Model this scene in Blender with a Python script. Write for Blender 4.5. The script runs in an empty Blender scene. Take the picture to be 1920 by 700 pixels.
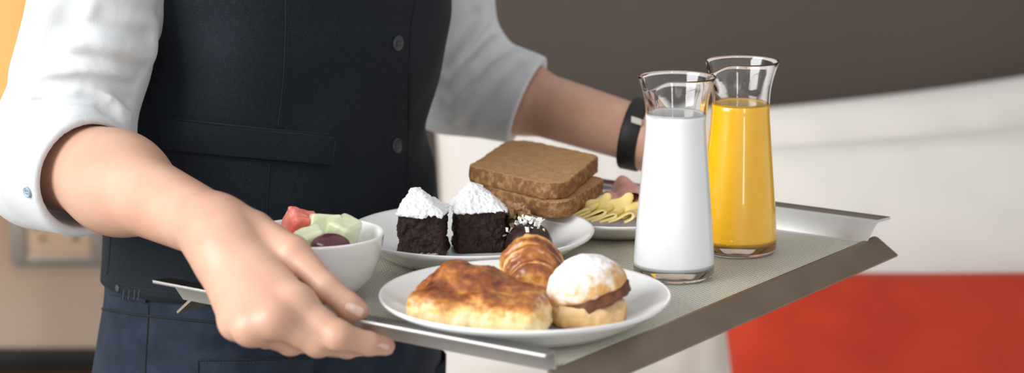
import bpy, math, random
import numpy as np
from mathutils import Vector
from mathutils.bvhtree import BVHTree
random.seed(4); RNG = np.random.default_rng(4)
SC = bpy.context.scene; COL = SC.collection
# ------------------------------------------------------------------ camera
FPX, PITCH, CAMZ = 4000.0, math.radians(11.4), 1.37
cam = bpy.data.cameras.new('camera'); cam_o = bpy.data.objects.new('camera', cam); COL.objects.link(cam_o)
cam_o.location = (0, 0, CAMZ); cam_o.rotation_euler = (math.radians(90) - PITCH, 0, 0)
cam.sensor_width = 36; cam.lens = FPX/1920*36; cam.clip_start = .05
cam.dof.use_dof = True; cam.dof.focus_distance = 1.56; cam.dof.aperture_fstop = 5.6; cam.dof.aperture_blades = 0
SC.camera = cam_o
# ------------------------------------------------------------------ world, lights, exposure
w = bpy.data.worlds.new('world'); SC.world = w; w.use_nodes = True
w.node_tree.nodes['Background'].inputs[0].default_value = (.95, .965, 1.0, 1); w.node_tree.nodes['Background'].inputs[1].default_value = .52
def area(name, loc, target, sx, sy, power, col):
    l = bpy.data.lights.new(name, 'AREA'); l.shape = 'RECTANGLE'; l.size = sx; l.size_y = sy; l.energy = power; l.color = col
    o = bpy.data.objects.new(name, l); COL.objects.link(o); o.location = loc
    o.rotation_euler = (Vector(target)-Vector(loc)).to_track_quat('-Z', 'Y').to_euler(); return o
area('window_daylight', (-2.15, .25, 2.0), (0, 1.6, 1.0), 1.8, 1.8, 74, (.97, .985, 1.0))
area('tall_window_daylight', (.75, -2.2, 1.7), (.1, 1.5, 1.0), .34, 1.7, 12, (.95, .98, 1.0))
SC.view_settings.view_transform = 'Standard'; SC.view_settings.look = 'None'; SC.view_settings.gamma = 1
SC.view_settings.use_curve_mapping = False; SC.view_settings.exposure = 0.44
SC.cycles.max_bounces = 12; SC.cycles.transmission_bounces = 12; SC.cycles.caustics_refractive = True

# ------------------------------------------------------------------ numbers
def ray(px, py):
    y = (py-350)/FPX
    return np.array([(px-960)/FPX, math.cos(PITCH)-math.sin(PITCH)*y, -math.sin(PITCH)-math.cos(PITCH)*y])
CAM = np.array([0, 0, CAMZ])
def at(px, py, Y): d = ray(px, py); return CAM + d*(Y/d[1])
def onz(px, py, z): d = ray(px, py); return CAM + d*((z-CAMZ)/d[2])
def V3(*a): return np.array(a, float)
def nrm(v): v = np.asarray(v, float); return v/np.linalg.norm(v)
def smooth(e0, e1, x): t = np.clip((x-e0)/(e1-e0), 0, 1); return t*t*(3-2*t)
def vnoise(P, scale, seed=0):
    P = np.asarray(P)*scale; i = np.floor(P).astype(np.int64); f = P-i; f = f*f*(3-2*f)
    def hsh(a, b, c):
        n = (a*73856093) ^ (b*19349663) ^ (c*83492791) ^ (seed*2654435761 & 0x7fffffff)
        n = (n ^ (n >> 13))*1274126177 & 0x7fffffff; n = (n ^ (n >> 16))*374761393 & 0x7fffffff
        return (n & 0xffff)/65535.0
    r = 0
    for a in (0, 1):
        for b in (0, 1):
            for c in (0, 1):
                wgt = (f[..., 0] if a else 1-f[..., 0])*(f[..., 1] if b else 1-f[..., 1])*(f[..., 2] if c else 1-f[..., 2])
                r = r + wgt*hsh(i[..., 0]+a, i[..., 1]+b, i[..., 2]+c)
    return r*2-1
# ------------------------------------------------------------------ signed distance shapes
def rc(P, a, b, ra, rb):
    ab = b-a; t = np.clip(((P-a)@ab)/(ab@ab), 0, 1)
    return np.linalg.norm(P-(a+t[..., None]*ab), axis=-1)-(ra+t*(rb-ra))
def smin(a, b, k): h = np.clip(.5+.5*(b-a)/k, 0, 1); return b+(a-b)*h-k*h*(1-h)
def smax(a, b, k): return -smin(-a, -b, k)
def ell(P, c, ax, r):
    q = (P-c)@np.array(ax).T; r = np.asarray(r); k0 = np.linalg.norm(q/r, axis=-1); k1 = np.linalg.norm(q/(r*r), axis=-1)+1e-9
    return k0*(k0-1)/k1
def boxd(P, c, ax, hs, rnd):
    q = np.abs((P-c)@np.array(ax).T)-(np.asarray(hs)-rnd)
    return np.linalg.norm(np.maximum(q, 0), axis=-1)+np.minimum(q.max(-1), 0)-rnd
def bounded(fn, c, r):
    def g(P):
        d = np.linalg.norm(P-c, axis=-1)-r; m = d < .03; out = d+.0; 
        if m.any(): out[m] = fn(P[m])
        return out
    return g
def sdf_mesh(fn, lo, hi, h, newton=2):
    lo = np.asarray(lo, float); hi = np.asarray(hi, float); B = 8
    nb = np.ceil((hi-lo)/(B*h)).astype(int)
    g = np.stack(np.meshgrid(*[np.arange(n) for n in nb], indexing='ij'), -1).reshape(-1, 3)
    fc = np.concatenate([fn(lo+h*B*(c+.5)) for c in np.array_split(g, max(1, len(g)//60000))])
    base = g[np.abs(fc) < B*h*.87*1.35+2*h]*B
    off = np.stack(np.meshgrid(*[np.arange(9)]*3, indexing='ij'), -1).reshape(-1, 3)
    V = np.concatenate([fn((lo+h*(b[:, None, :]+off)).reshape(-1, 3)).reshape(-1, 9, 9, 9) for b in np.array_split(base, max(1, len(base)//400))])
    S = V < 0; n = len(base); cr = [(a, b, c) for a in (0, 1) for b in (0, 1) for c in (0, 1)]
    cnt = sum(S[:, a:a+8, b:b+8, c:c+8].astype(np.int8) for a, b, c in cr)
    m = np.argwhere((cnt > 0) & (cnt < 8)); vals = np.stack([V[m[:, 0], m[:, 1]+a, m[:, 2]+b, m[:, 3]+c] for a, b, c in cr], 1)
    acc = np.zeros((len(m), 3)); num = np.zeros(len(m)); C = np.array(cr, float)
    for i in range(8):
        for j in range(i+1, 8):
            if np.abs(C[i]-C[j]).sum() == 1:
                x = (vals[:, i] < 0) != (vals[:, j] < 0); t = np.where(x, vals[:, i]/np.where(x, vals[:, i]-vals[:, j], 1), 0)
                acc += np.where(x[:, None], C[i]+t[:, None]*(C[j]-C[i]), 0); num += x
    cell = base[m[:, 0]]+m[:, 1:]; verts = lo+h*(cell+acc/num[:, None])
    N = nb*B+2
    def key(c): return ((c[..., 0]+1)*N[1]+(c[..., 1]+1))*N[2]+(c[..., 2]+1)
    k = key(cell); order = np.argsort(k); ks = k[order]; faces = []
    for ax in range(3):
        d = [0, 0, 0]; d[ax] = 1
        A = S[:, :8, :8, :8]; Bv = S[:, d[0]:8+d[0], d[1]:8+d[1], d[2]:8+d[2]]
        e = np.argwhere(A != Bv); ins = A[e[:, 0], e[:, 1], e[:, 2], e[:, 3]]; c0 = base[e[:, 0]]+e[:, 1:]
        u, v = (ax+1) % 3, (ax+2) % 3; ids = []
        ok = np.ones(len(e), bool)
        for du, dv in ((-1, -1), (0, -1), (0, 0), (-1, 0)):
            c = c0.copy(); c[:, u] += du; c[:, v] += dv; kk = key(c); p = np.clip(np.searchsorted(ks, kk), 0, len(ks)-1)
            ok &= ks[p] == kk; ids.append(order[p])
        q = np.stack(ids, 1); q[~ins] = q[~ins][:, ::-1]; faces.append(q[ok])
    for _ in range(newton):
        f0 = fn(verts); e = h*.5; gr = np.stack([fn(verts+e*np.eye(3)[i])-fn(verts-e*np.eye(3)[i]) for i in range(3)], -1)/(2*e)
        st = (f0/np.maximum((gr**2).sum(-1), .2))[:, None]*gr; L = np.linalg.norm(st, axis=-1, keepdims=True)
        verts = verts-st*np.minimum(1, h*.7/np.maximum(L, 1e-9))
    return verts, np.concatenate(faces)
def trace(fn, px, py, Y0, n=60):
    d = ray(px, py); d = d/np.linalg.norm(d); t = Y0/d[1]
    for _ in range(n): t += float(fn((CAM+d*t)[None])[0])*.7
    return CAM+d*t
# ------------------------------------------------------------------ materials
def mat(name, col, rough=.5, metal=0, col2=None, nscale=20, detail=4, lo=.35, hi=.65, bump=None, sss=0, sssr=(.01, .004, .002), sheen=0,
        trans=0, ior=1.45, coat=0, spec=.5, emit=None, voro=False):
    m = bpy.data.materials.new(name); m.use_nodes = True; nt = m.node_tree; b = nt.nodes['Principled BSDF']
    b.inputs['Base Color'].default_value = (*col, 1); b.inputs['Roughness'].default_value = rough; b.inputs['Metallic'].default_value = metal
    b.inputs['IOR'].default_value = ior; b.inputs['Specular IOR Level'].default_value = spec
    tc = nt.nodes.new('ShaderNodeTexCoord')
    if col2:
        n = nt.nodes.new('ShaderNodeTexNoise'); n.inputs['Scale'].default_value = nscale; n.inputs['Detail'].default_value = detail
        nt.links.new(tc.outputs['Object'], n.inputs['Vector'])
        r = nt.nodes.new('ShaderNodeValToRGB'); r.color_ramp.elements[0].position = lo; r.color_ramp.elements[1].position = hi
        r.color_ramp.elements[0].color = (*col, 1); r.color_ramp.elements[1].color = (*col2, 1)
        nt.links.new(n.outputs['Fac'], r.inputs[0]); nt.links.new(r.outputs[0], b.inputs['Base Color'])
    if bump:
        n = nt.nodes.new('ShaderNodeTexVoronoi' if voro else 'ShaderNodeTexNoise'); n.inputs['Scale'].default_value = bump[0]
        if not voro: n.inputs['Detail'].default_value = 4
        nt.links.new(tc.outputs['Object'], n.inputs['Vector'])
        bp = nt.nodes.new('ShaderNodeBump'); bp.inputs['Strength'].default_value = bump[1]; bp.inputs['Distance'].default_value = bump[2]
        nt.links.new(n.outputs[0], bp.inputs['Height']); nt.links.new(bp.outputs[0], b.inputs['Normal'])
    if sss: b.inputs['Subsurface Weight'].default_value = sss; b.inputs['Subsurface Radius'].default_value = sssr; b.inputs['Subsurface Scale'].default_value = 1
    if sheen: b.inputs['Sheen Weight'].default_value = sheen; b.inputs['Sheen Roughness'].default_value = .4
    if trans: b.inputs['Transmission Weight'].default_value = trans
    if coat: b.inputs['Coat Weight'].default_value = coat; b.inputs['Coat Roughness'].default_value = .03 if coat == 1 else .12
    if emit: b.inputs['Emission Color'].default_value = (*emit[0], 1); b.inputs['Emission Strength'].default_value = emit[1]
    return m
def zramp(name, z0, z1, stops, namt, nscale, rough=.5, bump=None, coat=0, sss=0, axis=(0, 0, 1), spec=.5, interp='EASE'):
    """crust colour that runs along an axis of the thing, broken up by noise"""
    m = mat(name, (1, 1, 1), rough=rough, bump=bump, coat=coat, sss=sss, spec=spec); nt = m.node_tree; b = nt.nodes['Principled BSDF']
    tc = nt.nodes.new('ShaderNodeTexCoord'); dt = nt.nodes.new('ShaderNodeVectorMath'); dt.operation = 'DOT_PRODUCT'; dt.inputs[1].default_value = axis
    nt.links.new(tc.outputs['Object'], dt.inputs[0])
    mr = nt.nodes.new('ShaderNodeMapRange'); mr.inputs[1].default_value = z0; mr.inputs[2].default_value = z1; mr.clamp = False
    nt.links.new(dt.outputs['Value'], mr.inputs[0])
    n = nt.nodes.new('ShaderNodeTexNoise'); n.inputs['Scale'].default_value = nscale; n.inputs['Detail'].default_value = 5
    nt.links.new(tc.outputs['Object'], n.inputs['Vector'])
    s = nt.nodes.new('ShaderNodeMath'); s.operation = 'MULTIPLY_ADD'; s.inputs[1].default_value = namt
    o = nt.nodes.new('ShaderNodeMath'); o.operation = 'SUBTRACT'; o.inputs[1].default_value = .5
    nt.links.new(n.outputs['Fac'], o.inputs[0]); nt.links.new(o.outputs[0], s.inputs[0]); nt.links.new(mr.outputs[0], s.inputs[2])
    r = nt.nodes.new('ShaderNodeValToRGB'); r.color_ramp.interpolation = interp; el = r.color_ramp.elements
    while len(el) < len(stops): el.new(.5)
    for e, (p, c) in zip(el, stops): e.position = p; e.color = (*c, 1)
    nt.links.new(s.outputs[0], r.inputs[0]); nt.links.new(r.outputs[0], b.inputs['Base Color'])
    if coat:   # egg wash shines where the crust is brown
        pass
    return m
def weave_mat():
    m = mat('woven_mat', (.3, .29, .24), rough=.40, metal=0, spec=.6); nt = m.node_tree; b = nt.nodes['Principled BSDF']
    tc = nt.nodes.new('ShaderNodeTexCoord'); mp = nt.nodes.new('ShaderNodeMapping'); mp.inputs['Rotation'].default_value = (0, 0, -math.radians(55)); nt.links.new(tc.outputs['Object'], mp.inputs[0])
    sp = nt.nodes.new('ShaderNodeSeparateXYZ'); nt.links.new(mp.outputs[0], sp.inputs[0])
    def M(op, a, bb):
        n = nt.nodes.new('ShaderNodeMath'); n.operation = op
        for i, x in enumerate((a, bb)):
            if x is None: continue
            if isinstance(x, (int, float)): n.inputs[i].default_value = x
            else: nt.links.new(x, n.inputs[i])
        return n.outputs[0]
    k = math.pi/.0026
    sx = M('SINE', M('MULTIPLY', sp.outputs[0], k), None); sy = M('SINE', M('MULTIPLY', sp.outputs[1], k), None)
    pr = M('MULTIPLY', sx, sy); ab = M('ABSOLUTE', pr, None)
    r = nt.nodes.new('ShaderNodeValToRGB'); el = r.color_ramp.elements; el[0].position = .08; el[0].color = (.10, .095, .078, 1); el[1].position = .50; el[1].color = (.90, .86, .71, 1)
    nt.links.new(ab, r.inputs[0]); nt.links.new(r.outputs[0], b.inputs['Base Color'])
    bp = nt.nodes.new('ShaderNodeBump'); bp.inputs['Strength'].default_value = .9; bp.inputs['Distance'].default_value = .0007
    nt.links.new(ab, bp.inputs['Height']); nt.links.new(bp.outputs[0], b.inputs['Normal']); return m
M = {}
M['wall'] = mat('wall_paint', (.44, .36, .285), .85, col2=(.41, .335, .265), nscale=4, bump=(300, .1, .001))
M['ceramic'] = mat('white_ceramic', (.90, .90, .875), .16, coat=.3, spec=.5)
M['steel'] = mat('brushed_steel', (.66, .66, .63), .34, metal=.65, col2=(.58, .575, .545), nscale=30, bump=(400, .05, .0004))
M['steeldark'] = mat('shaded_steel', (.31, .245, .19), .38, metal=1, col2=(.23, .178, .135), nscale=22, lo=.3, hi=.75, bump=(300, .06, .0004))  # tray steel again, with the dark surroundings it reflects put into the colour
M['weave'] = weave_mat()
M['lip'] = mat('dark_reflection_lip', (.26, .25, .24), .28, metal=1)  # steel lip darkened in its colour to stand for the dark headboard's reflection
M['glass'] = mat('clear_glass', (1, 1, 1), 0, trans=1, ior=1.47)
M['milk'] = mat('milk', (.84, .845, .835), .30, coat=1, sss=.3, sssr=(.006, .006, .005))
M['juice'] = mat('orange_juice', (.97, .525, .008), .3, col2=(.95, .485, .007), nscale=60, coat=1, sss=.2, sssr=(.008, .004, .001))
M['skin'] = mat('skin', (.64, .385, .275), .40, col2=(.56, .305, .205), nscale=28, lo=.3, hi=.75, bump=(700, .12, .0006), sss=.18, sssr=(.009, .0035, .002), spec=.45)
M['nail'] = mat('nail', (.74, .50, .42), .22, coat=.4)
M['shirt'] = mat('white_cotton', (.62, .63, .63), .85, bump=(900, .35, .0006), sheen=.2, sss=.12, sssr=(.006, .006, .006))
M['vest'] = mat('vest_wool', (.0088, .0116, .0152), .72, col2=(.0155, .0205, .0268), nscale=900, detail=2, bump=(1100, .5, .0007), sheen=.04, spec=.16)
M['seam'] = mat('vest_seam', (.006, .007, .009), .8)
M['trouser'] = mat('trouser_twill', (.012, .0175, .029), .8, col2=(.024, .033, .052), nscale=35, bump=(900, .4, .0006), sheen=.06, spec=.15)
M['stitch'] = mat('stitching', (.035, .043, .055), .8)
M['button'] = mat('horn_button', (.040, .045, .048), .4, spec=.5)
M['black'] = mat('black_plastic', (.006, .006, .006), .5)
M['leather'] = mat('black_strap', (.009, .009, .009), .55, bump=(500, .4, .0008))
M['chrome'] = mat('polished_buckle', (.85, .78, .66), .22, metal=1)
M['linen'] = mat('bed_linen', (.71, .665, .61), .9, bump=(500, .1, .0008), sheen=.15)
M['red'] = mat('red_fabric', (.50, .036, .008), .85, col2=(.43, .026, .006), nscale=9, bump=(500, .3, .001), sheen=.1)
M['headboard'] = mat('headboard_leather', (.082, .063, .050), .75, col2=(.074, .056, .045), nscale=3, bump=(260, .25, .002))
M['wood'] = mat('dark_wood', (.020, .0085, .005), .5, col2=(.035, .015, .008), nscale=14, bump=(60, .1, .001))
M['blackwood'] = mat('black_edge', (.003, .003, .003), .6)
M['floor'] = mat('carpet', (.20, .16, .13), .95, col2=(.16, .13, .10), nscale=60, bump=(300, .5, .004))
M['plate_metal'] = mat('socket_frame', (.36, .35, .32), .42, metal=.6)
M['plate_plastic'] = mat('socket_plastic', (.55, .46, .355), .5)
M['hole'] = mat('socket_hole', (.05, .04, .035), .8)
M['cake'] = mat('chocolate_sponge', (.017, .0065, .0045), .75, col2=(.050, .021, .014), nscale=260, lo=.42, hi=.72, bump=(420, .9, .0022))
M['sugar'] = mat('icing_sugar', (.86, .86, .86), .95, col2=(.80, .79, .78), nscale=160, bump=(520, .7, .0012), sss=.1, sssr=(.002, .002, .002))
M['choc'] = mat('dark_chocolate', (.030, .0135, .010), .33, spec=.5, bump=(120, .06, .001))
M['biscuit'] = mat('biscuit', (.30, .15, .09), .8, bump=(300, .5, .001))
M['nut'] = mat('chopped_nut', (.62, .42, .21), .7, col2=(.34, .16, .07), nscale=240)
M['coco'] = mat('white_flake', (.82, .80, .74), .7)
M['crumb'] = mat('bread_crumb', (.48, .265, .112), .9, col2=(.38, .20, .080), nscale=130, lo=.3, hi=.7, bump=(420, .8, .0016))
M['crust'] = mat('bread_crust', (.21, .088, .028), .75, col2=(.44, .25, .105), nscale=190, lo=.46, hi=.72, bump=(240, .9, .0022))
M['cheese'] = mat('cheese', (.93, .71, .22), .42, col2=(.94, .76, .33), nscale=60, sss=.25, sssr=(.004, .003, .001))
M['ham'] = mat('ham', (.72, .32, .27), .45, col2=(.80, .48, .41), nscale=55, lo=.4, hi=.7, sss=.2, sssr=(.005, .002, .001))
M['melon'] = mat('melon', (.70, .74, .48), .28, col2=(.80, .82, .62), nscale=45, sss=.3, sssr=(.006, .006, .003), spec=.6)
M['watermelon'] = mat('watermelon', (.82, .16, .115), .3, col2=(.86, .32, .25), nscale=70, sss=.3, sssr=(.008, .002, .001), bump=(240, .5, .0016))
M['grape'] = mat('grape_skin', (.085, .020, .026), .26, col2=(.14, .034, .040), nscale=50, coat=.3)
M['shade'] = mat('lamp_shade', (.35, .24, .12), .8, emit=((1.0, .47, .11), .62))
M['brass'] = mat('lamp_base', (.35, .24, .12), .35, metal=1)
M['shoe'] = mat('shoe_leather', (.008, .008, .008), .35)
M['hair'] = mat('dark_hair', (.012, .008, .006), .5, bump=(200, .8, .003))
DOUGH = [(.0, (.82, .62, .32)), (.30, (.80, .53, .21)), (.46, (.58, .25, .050)), (.66, (.36, .115, .020)), (1, (.22, .058, .012))]

def bake_mat(name, stops, rough=.4, bump=None, coat=0):
    m = mat(name, (1, 1, 1), rough=rough, bump=bump, coat=coat); nt = m.node_tree; b = nt.nodes['Principled BSDF']
    a = nt.nodes.new('ShaderNodeAttribute'); a.attribute_name = 'bake'; tc = nt.nodes.new('ShaderNodeTexCoord')
    n = nt.nodes.new('ShaderNodeTexNoise'); n.inputs['Scale'].default_value = 330; n.inputs['Detail'].default_value = 5; nt.links.new(tc.outputs['Object'], n.inputs['Vector'])
    o = nt.nodes.new('ShaderNodeMath'); o.operation = 'MULTIPLY_ADD'; o.inputs[1].default_value = .45; nt.links.new(n.outputs['Fac'], o.inputs[0]); nt.links.new(a.outputs['Fac'], o.inputs[2])
    o2 = nt.nodes.new('ShaderNodeMath'); o2.operation = 'SUBTRACT'; o2.inputs[1].default_value = .225; nt.links.new(o.outputs[0], o2.inputs[0])
    r = nt.nodes.new('ShaderNodeValToRGB'); el = r.color_ramp.elements
    while len(el) < len(stops): el.new(.5)
    for e, (p, c) in zip(el, stops): e.position = p; e.color = (*c, 1)
    nt.links.new(o2.outputs[0], r.inputs[0]); nt.links.new(r.outputs[0], b.inputs['Base Color']); return m
def set_bake(ob, v): ob.data.attributes.new('bake', 'FLOAT', 'POINT').data.foreach_set('value', np.asarray(v, np.float32))
CRUST = [(.0, (.86, .68, .38)), (.25, (.82, .55, .22)), (.45, (.64, .30, .070)), (.62, (.42, .145, .028)), (.80, (.27, .075, .016)), (1, (.13, .033, .010))]
# ------------------------------------------------------------------ mesh helpers
def make(name, verts, faces, material, parent=None, origin=None, smooth_=True, label=None, cat=None, group=None, kind=None, auto=None):
    me = bpy.data.meshes.new(name); ob = bpy.data.objects.new(name, me)
    verts = np.asarray(verts, float)
    if parent is not None: org = np.array(parent['_org']); ob.parent = parent
    else:
        org = np.array(origin if origin is not None else [(verts[:, 0].min()+verts[:, 0].max())/2, (verts[:, 1].min()+verts[:, 1].max())/2, verts[:, 2].min()]); ob.location = org
    ob['_org'] = [float(x) for x in org]
    me.from_pydata((verts-org).tolist(), [], [list(map(int, f)) for f in faces]); me.update()
    for mm in (material if isinstance(material, list) else [material]): me.materials.append(mm)
    if smooth_: me.polygons.foreach_set('use_smooth', [True]*len(me.polygons))
    COL.objects.link(ob); tag(ob, label, cat, group, kind)
    if auto is not None:
        md = ob.modifiers.new('split', 'EDGE_SPLIT'); md.split_angle = math.radians(auto)
    return ob
def tag(o, label=None, cat=None, group=None, kind=None):
    for k, v in (('label', label), ('category', cat), ('group', group), ('kind', kind)):
        if v: o[k] = v
def empty(name, loc, label, cat, group=None, kind=None):
    o = bpy.data.objects.new(name, None); COL.objects.link(o); o.location = [float(x) for x in loc]; o['_org'] = [float(x) for x in loc]; o.empty_display_size = .02
    tag(o, label, cat, group, kind); return o
class MB:
    def __init__(s): s.v = []; s.f = []
    def add(s, v, f): k = len(s.v); s.v += [np.asarray(x, float) for x in v]; s.f += [[i+k for i in q] for q in f]; return s
    def box(s, c, hs, ax=np.eye(3)):
        c = np.asarray(c); ax = np.asarray(ax)
        v = [c+ax[0]*x*hs[0]+ax[1]*y*hs[1]+ax[2]*z*hs[2] for x in (-1, 1) for y in (-1, 1) for z in (-1, 1)]
        return s.add(v, [(0, 1, 3, 2), (4, 6, 7, 5), (0, 4, 5, 1), (2, 3, 7, 6), (0, 2, 6, 4), (1, 5, 7, 3)])
    def rbox(s, c, hs, ax=np.eye(3), r=.004, seg=2):
        c = np.asarray(c); ax = np.asarray(ax); hs = np.asarray(hs); n = 2*seg+2; vs = []; fs = []; idx = {}
        def pt(p):
            q = np.clip(p, -(hs-r), hs-r); d = p-q; L = np.linalg.norm(d); return q+(d/L*r if L > 1e-9 else d)
        ts = lambda h: [-h+r*(i/seg) for i in range(seg+1)]+[h-r+r*(i/seg) for i in range(seg+1)]
        T = [ts(h) for h in hs]
        def vid(a, b, cc):
            k = (round(a, 7), round(b, 7), round(cc, 7))
            if k not in idx: idx[k] = len(vs); vs.append(c+pt(np.array([a, b, cc]))@ax)
            return idx[k]
        for d in range(3):
            u, v = (d+1) % 3, (d+2) % 3
            for sg in (-1, 1):
                for i in range(n-1):
                    for j in range(n-1):
                        q = []
                        for a, b in ((i, j), (i+1, j), (i+1, j+1), (i, j+1)):
                            p = [0, 0, 0]; p[d] = sg*hs[d]; p[u] = T[u][a]; p[v] = T[v][b]; q.append(vid(*p))
                        fs.append(q if sg > 0 else q[::-1])
        return s.add(vs, fs)
    def tube(s, pts, r, n=8, caps=True):
        pts = [np.asarray(p, float) for p in pts]; k = len(pts); rr = r if hasattr(r, '__len__') else [r]*k; vs = []; up = None
        for i in range(k):
            t = nrm(pts[min(i+1, k-1)]-pts[max(i-1, 0)])
            if up is None: up = nrm(np.cross(t, [0, 0, 1]) if abs(t[2]) < .9 else np.cross(t, [1, 0, 0]))
            up = nrm(up-t*(up@t)); b = np.cross(t, up)
            vs += [pts[i]+rr[i]*(math.cos(2*math.pi*j/n)*up+math.sin(2*math.pi*j/n)*b) for j in range(n)]
        fs = [(i*n+j, i*n+(j+1) % n, (i+1)*n+(j+1) % n, (i+1)*n+j) for i in range(k-1) for j in range(n)]
        if caps: fs += [tuple(range(n))[::-1], tuple((k-1)*n+j for j in range(n))]
        return s.add(vs, fs)
    def lathe(s, prof, c, n=64, ax=np.eye(3), deform=None):
        c = np.asarray(c); ax = np.asarray(ax); vs = []; k = len(prof)
        for i, (r, z) in enumerate(prof):
            for j in range(n):
                a = 2*math.pi*j/n; rr, zz = (r, z) if deform is None else deform(r, z, a, i)
                vs.append(c+ax[0]*rr*math.cos(a)+ax[1]*rr*math.sin(a)+ax[2]*zz)
        fs = [(i*n+j, i*n+(j+1) % n, (i+1)*n+(j+1) % n, (i+1)*n+j) for i in range(k-1) for j in range(n)]
        if prof[0][0] < 1e-3: fs.append(tuple(range(n))[::-1])
        if prof[-1][0] < 1e-3: fs.append(tuple((k-1)*n+j for j in range(n)))
        return s.add(vs, fs)
    def grid(s, P):   # P[i][j] points
        a, b = len(P), len(P[0])
        return s.add([p for row in P for p in row], [(i*b+j, (i+1)*b+j, (i+1)*b+j+1, i*b+j+1) for i in range(a-1) for j in range(b-1)])
    def ribbon(s, line, width_vec, th):   # a sheet: a cross-section polyline swept along width_vec, with thickness
        line = [np.asarray(p, float) for p in line]; wv = np.asarray(width_vec, float); k = len(line); up = []
        for i in range(k):
            t = line[min(i+1, k-1)]-line[max(i-1, 0)]; up.append(nrm(np.cross(t, wv)))
        ring = [line[i]+up[i]*th/2 for i in range(k)]+[line[i]-up[i]*th/2 for i in reversed(range(k))]; n = len(ring); S = 5
        vs = []
        for q in range(S):
            vs += [p+wv*(q/(S-1)) for p in ring]
        fs = [(q*n+j, q*n+(j+1) % n, (q+1)*n+(j+1) % n, (q+1)*n+j) for q in range(S-1) for j in range(n)]
        for q, fl in ((0, 1), (S-1, 0)):
            for i in range(k-1):
                f = (q*n+i, q*n+i+1, q*n+n-2-i, q*n+n-1-i); fs.append(f[::-1] if not fl else f)
        return s.add(vs, fs)
    def out(s, name, m, parent=None, **kw): return make(name, s.v, s.f, m, parent, **kw)
def spline(pts, n=8):
    P = [np.asarray(p, float) for p in pts]; P = [2*P[0]-P[1]]+P+[2*P[-1]-P[-2]]; out = []
    for i in range(1, len(P)-2):
        for q in range(n):
            t = q/n; a, b, c, d = P[i-1], P[i], P[i+1], P[i+2]
            out.append(.5*((2*b)+(c-a)*t+(2*a-5*b+4*c-d)*t*t+(3*b-a-3*c+d)*t**3))
    return out+[P[-2]]
def bvh(ob):
    o = Vector(ob['_org']); return BVHTree.FromPolygons([v.co+o for v in ob.data.vertices], [p.vertices[:] for p in ob.data.polygons])
def hit(tree, px, py):
    d = Vector(ray(px, py)).normalized(); l, n, i, t = tree.ray_cast(Vector(CAM), d)
    if l is None: return None, None
    n = np.array(n); n = n if n@np.array(d) < 0 else -n; return np.array(l), n
def patch(tree, corners, nu, nv, lift, depth, name, m, parent, round_=0, bulge=0):
    """a piece of cloth sewn onto a surface: corners given in order around the piece"""
    c = [np.array(x, float) for x in corners]; top = []; bot = []
    for i in range(nu+1):
        r1 = []; r2 = []
        for j in range(nv+1):
            u, v = i/nu, j/nv
            if round_:
                a, b = 2*u-1, 2*v-1; k = round_; a2 = a*math.sqrt(max(0, 1-k*b*b/2)); b2 = b*math.sqrt(max(0, 1-k*a*a/2)); u, v = (a2+1)/2, (b2+1)/2
            p = (c[0]*(1-u)+c[1]*u)*(1-v)+(c[3]*(1-u)+c[2]*u)*v
            l, n = hit(tree, *p)
            if l is None: return None
            bl = bulge*(1-(2*u-1)**2)*(1-(2*v-1)**2)
            r1.append(l+n*(lift+bl)); r2.append(l-n*depth)
        top.append(r1); bot.append(r2)
    mb = MB(); mb.grid(top); mb.grid([r[::-1] for r in bot]); a, b = nu+1, nv+1
    T = lambda i, j: i*b+j; Bt = lambda i, j: a*b+i*b+(b-1-j)
    for i in range(nu):
        mb.f.append([T(i+1, 0), T(i, 0), Bt(i, 0), Bt(i+1, 0)]); mb.f.append([T(i, nv), T(i+1, nv), Bt(i+1, nv), Bt(i, nv)])
    for j in range(nv):
        mb.f.append([T(0, j), T(0, j+1), Bt(0, j+1), Bt(0, j)]); mb.f.append([T(nu, j+1), T(nu, j), Bt(nu, j), Bt(nu, j+1)])
    return mb.out(name, m, parent, auto=40)
def seam(tree, pxs, r, name, m, parent, lift=0.0, n=6, dash=None):
    pts = []
    for p in spline([np.array([*q, 0.]) for q in pxs], 12):
        l, nn = hit(tree, p[0], p[1])
        if l is not None: pts.append(l+nn*lift)
    if len(pts) < 3: return None
    mb = MB()
    if dash:
        L = 0; seg = [pts[0]]
        fine = spline(pts, 6); step = dash; acc = 0; cur = [fine[0]]; on = True
        for a, b in zip(fine[:-1], fine[1:]):
            acc += np.linalg.norm(b-a)
            if on: cur.append(b)
            if acc > step:
                if on and len(cur) > 1: mb.tube([cur[0], cur[-1]], r, 4)
                on = not on; acc = 0; cur = [b]
    else: mb.tube(pts, r, n)
    return mb.out(name, m, parent)
YZ = np.eye(3)

# ================================================================== the setting
FLOORZ = 0.0; WALLY = 3.2
fl = MB().box((0, 1.4, -.05), (3.2, 2.2, .05)).out('floor', M['floor'], smooth_=False); tag(fl, 'brown carpeted bedroom floor', 'floor', kind='structure')
wb = MB().box((0, WALLY+.05, 1.35), (3.2, .05, 1.35)).out('wall_back', M['wall'], smooth_=False); tag(wb, 'beige painted wall behind the bed', 'wall', kind='structure')
# headboard
hbx0, hbx1 = -.36, 2.4
hb = MB().rbox(((hbx0+hbx1)/2, WALLY-.055, .801), ((hbx1-hbx0)/2, .045, .80), r=.015, seg=3).out('headboard', M['headboard'], label='dark taupe upholstered headboard against the wall behind the pillows', cat='headboard')
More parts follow.
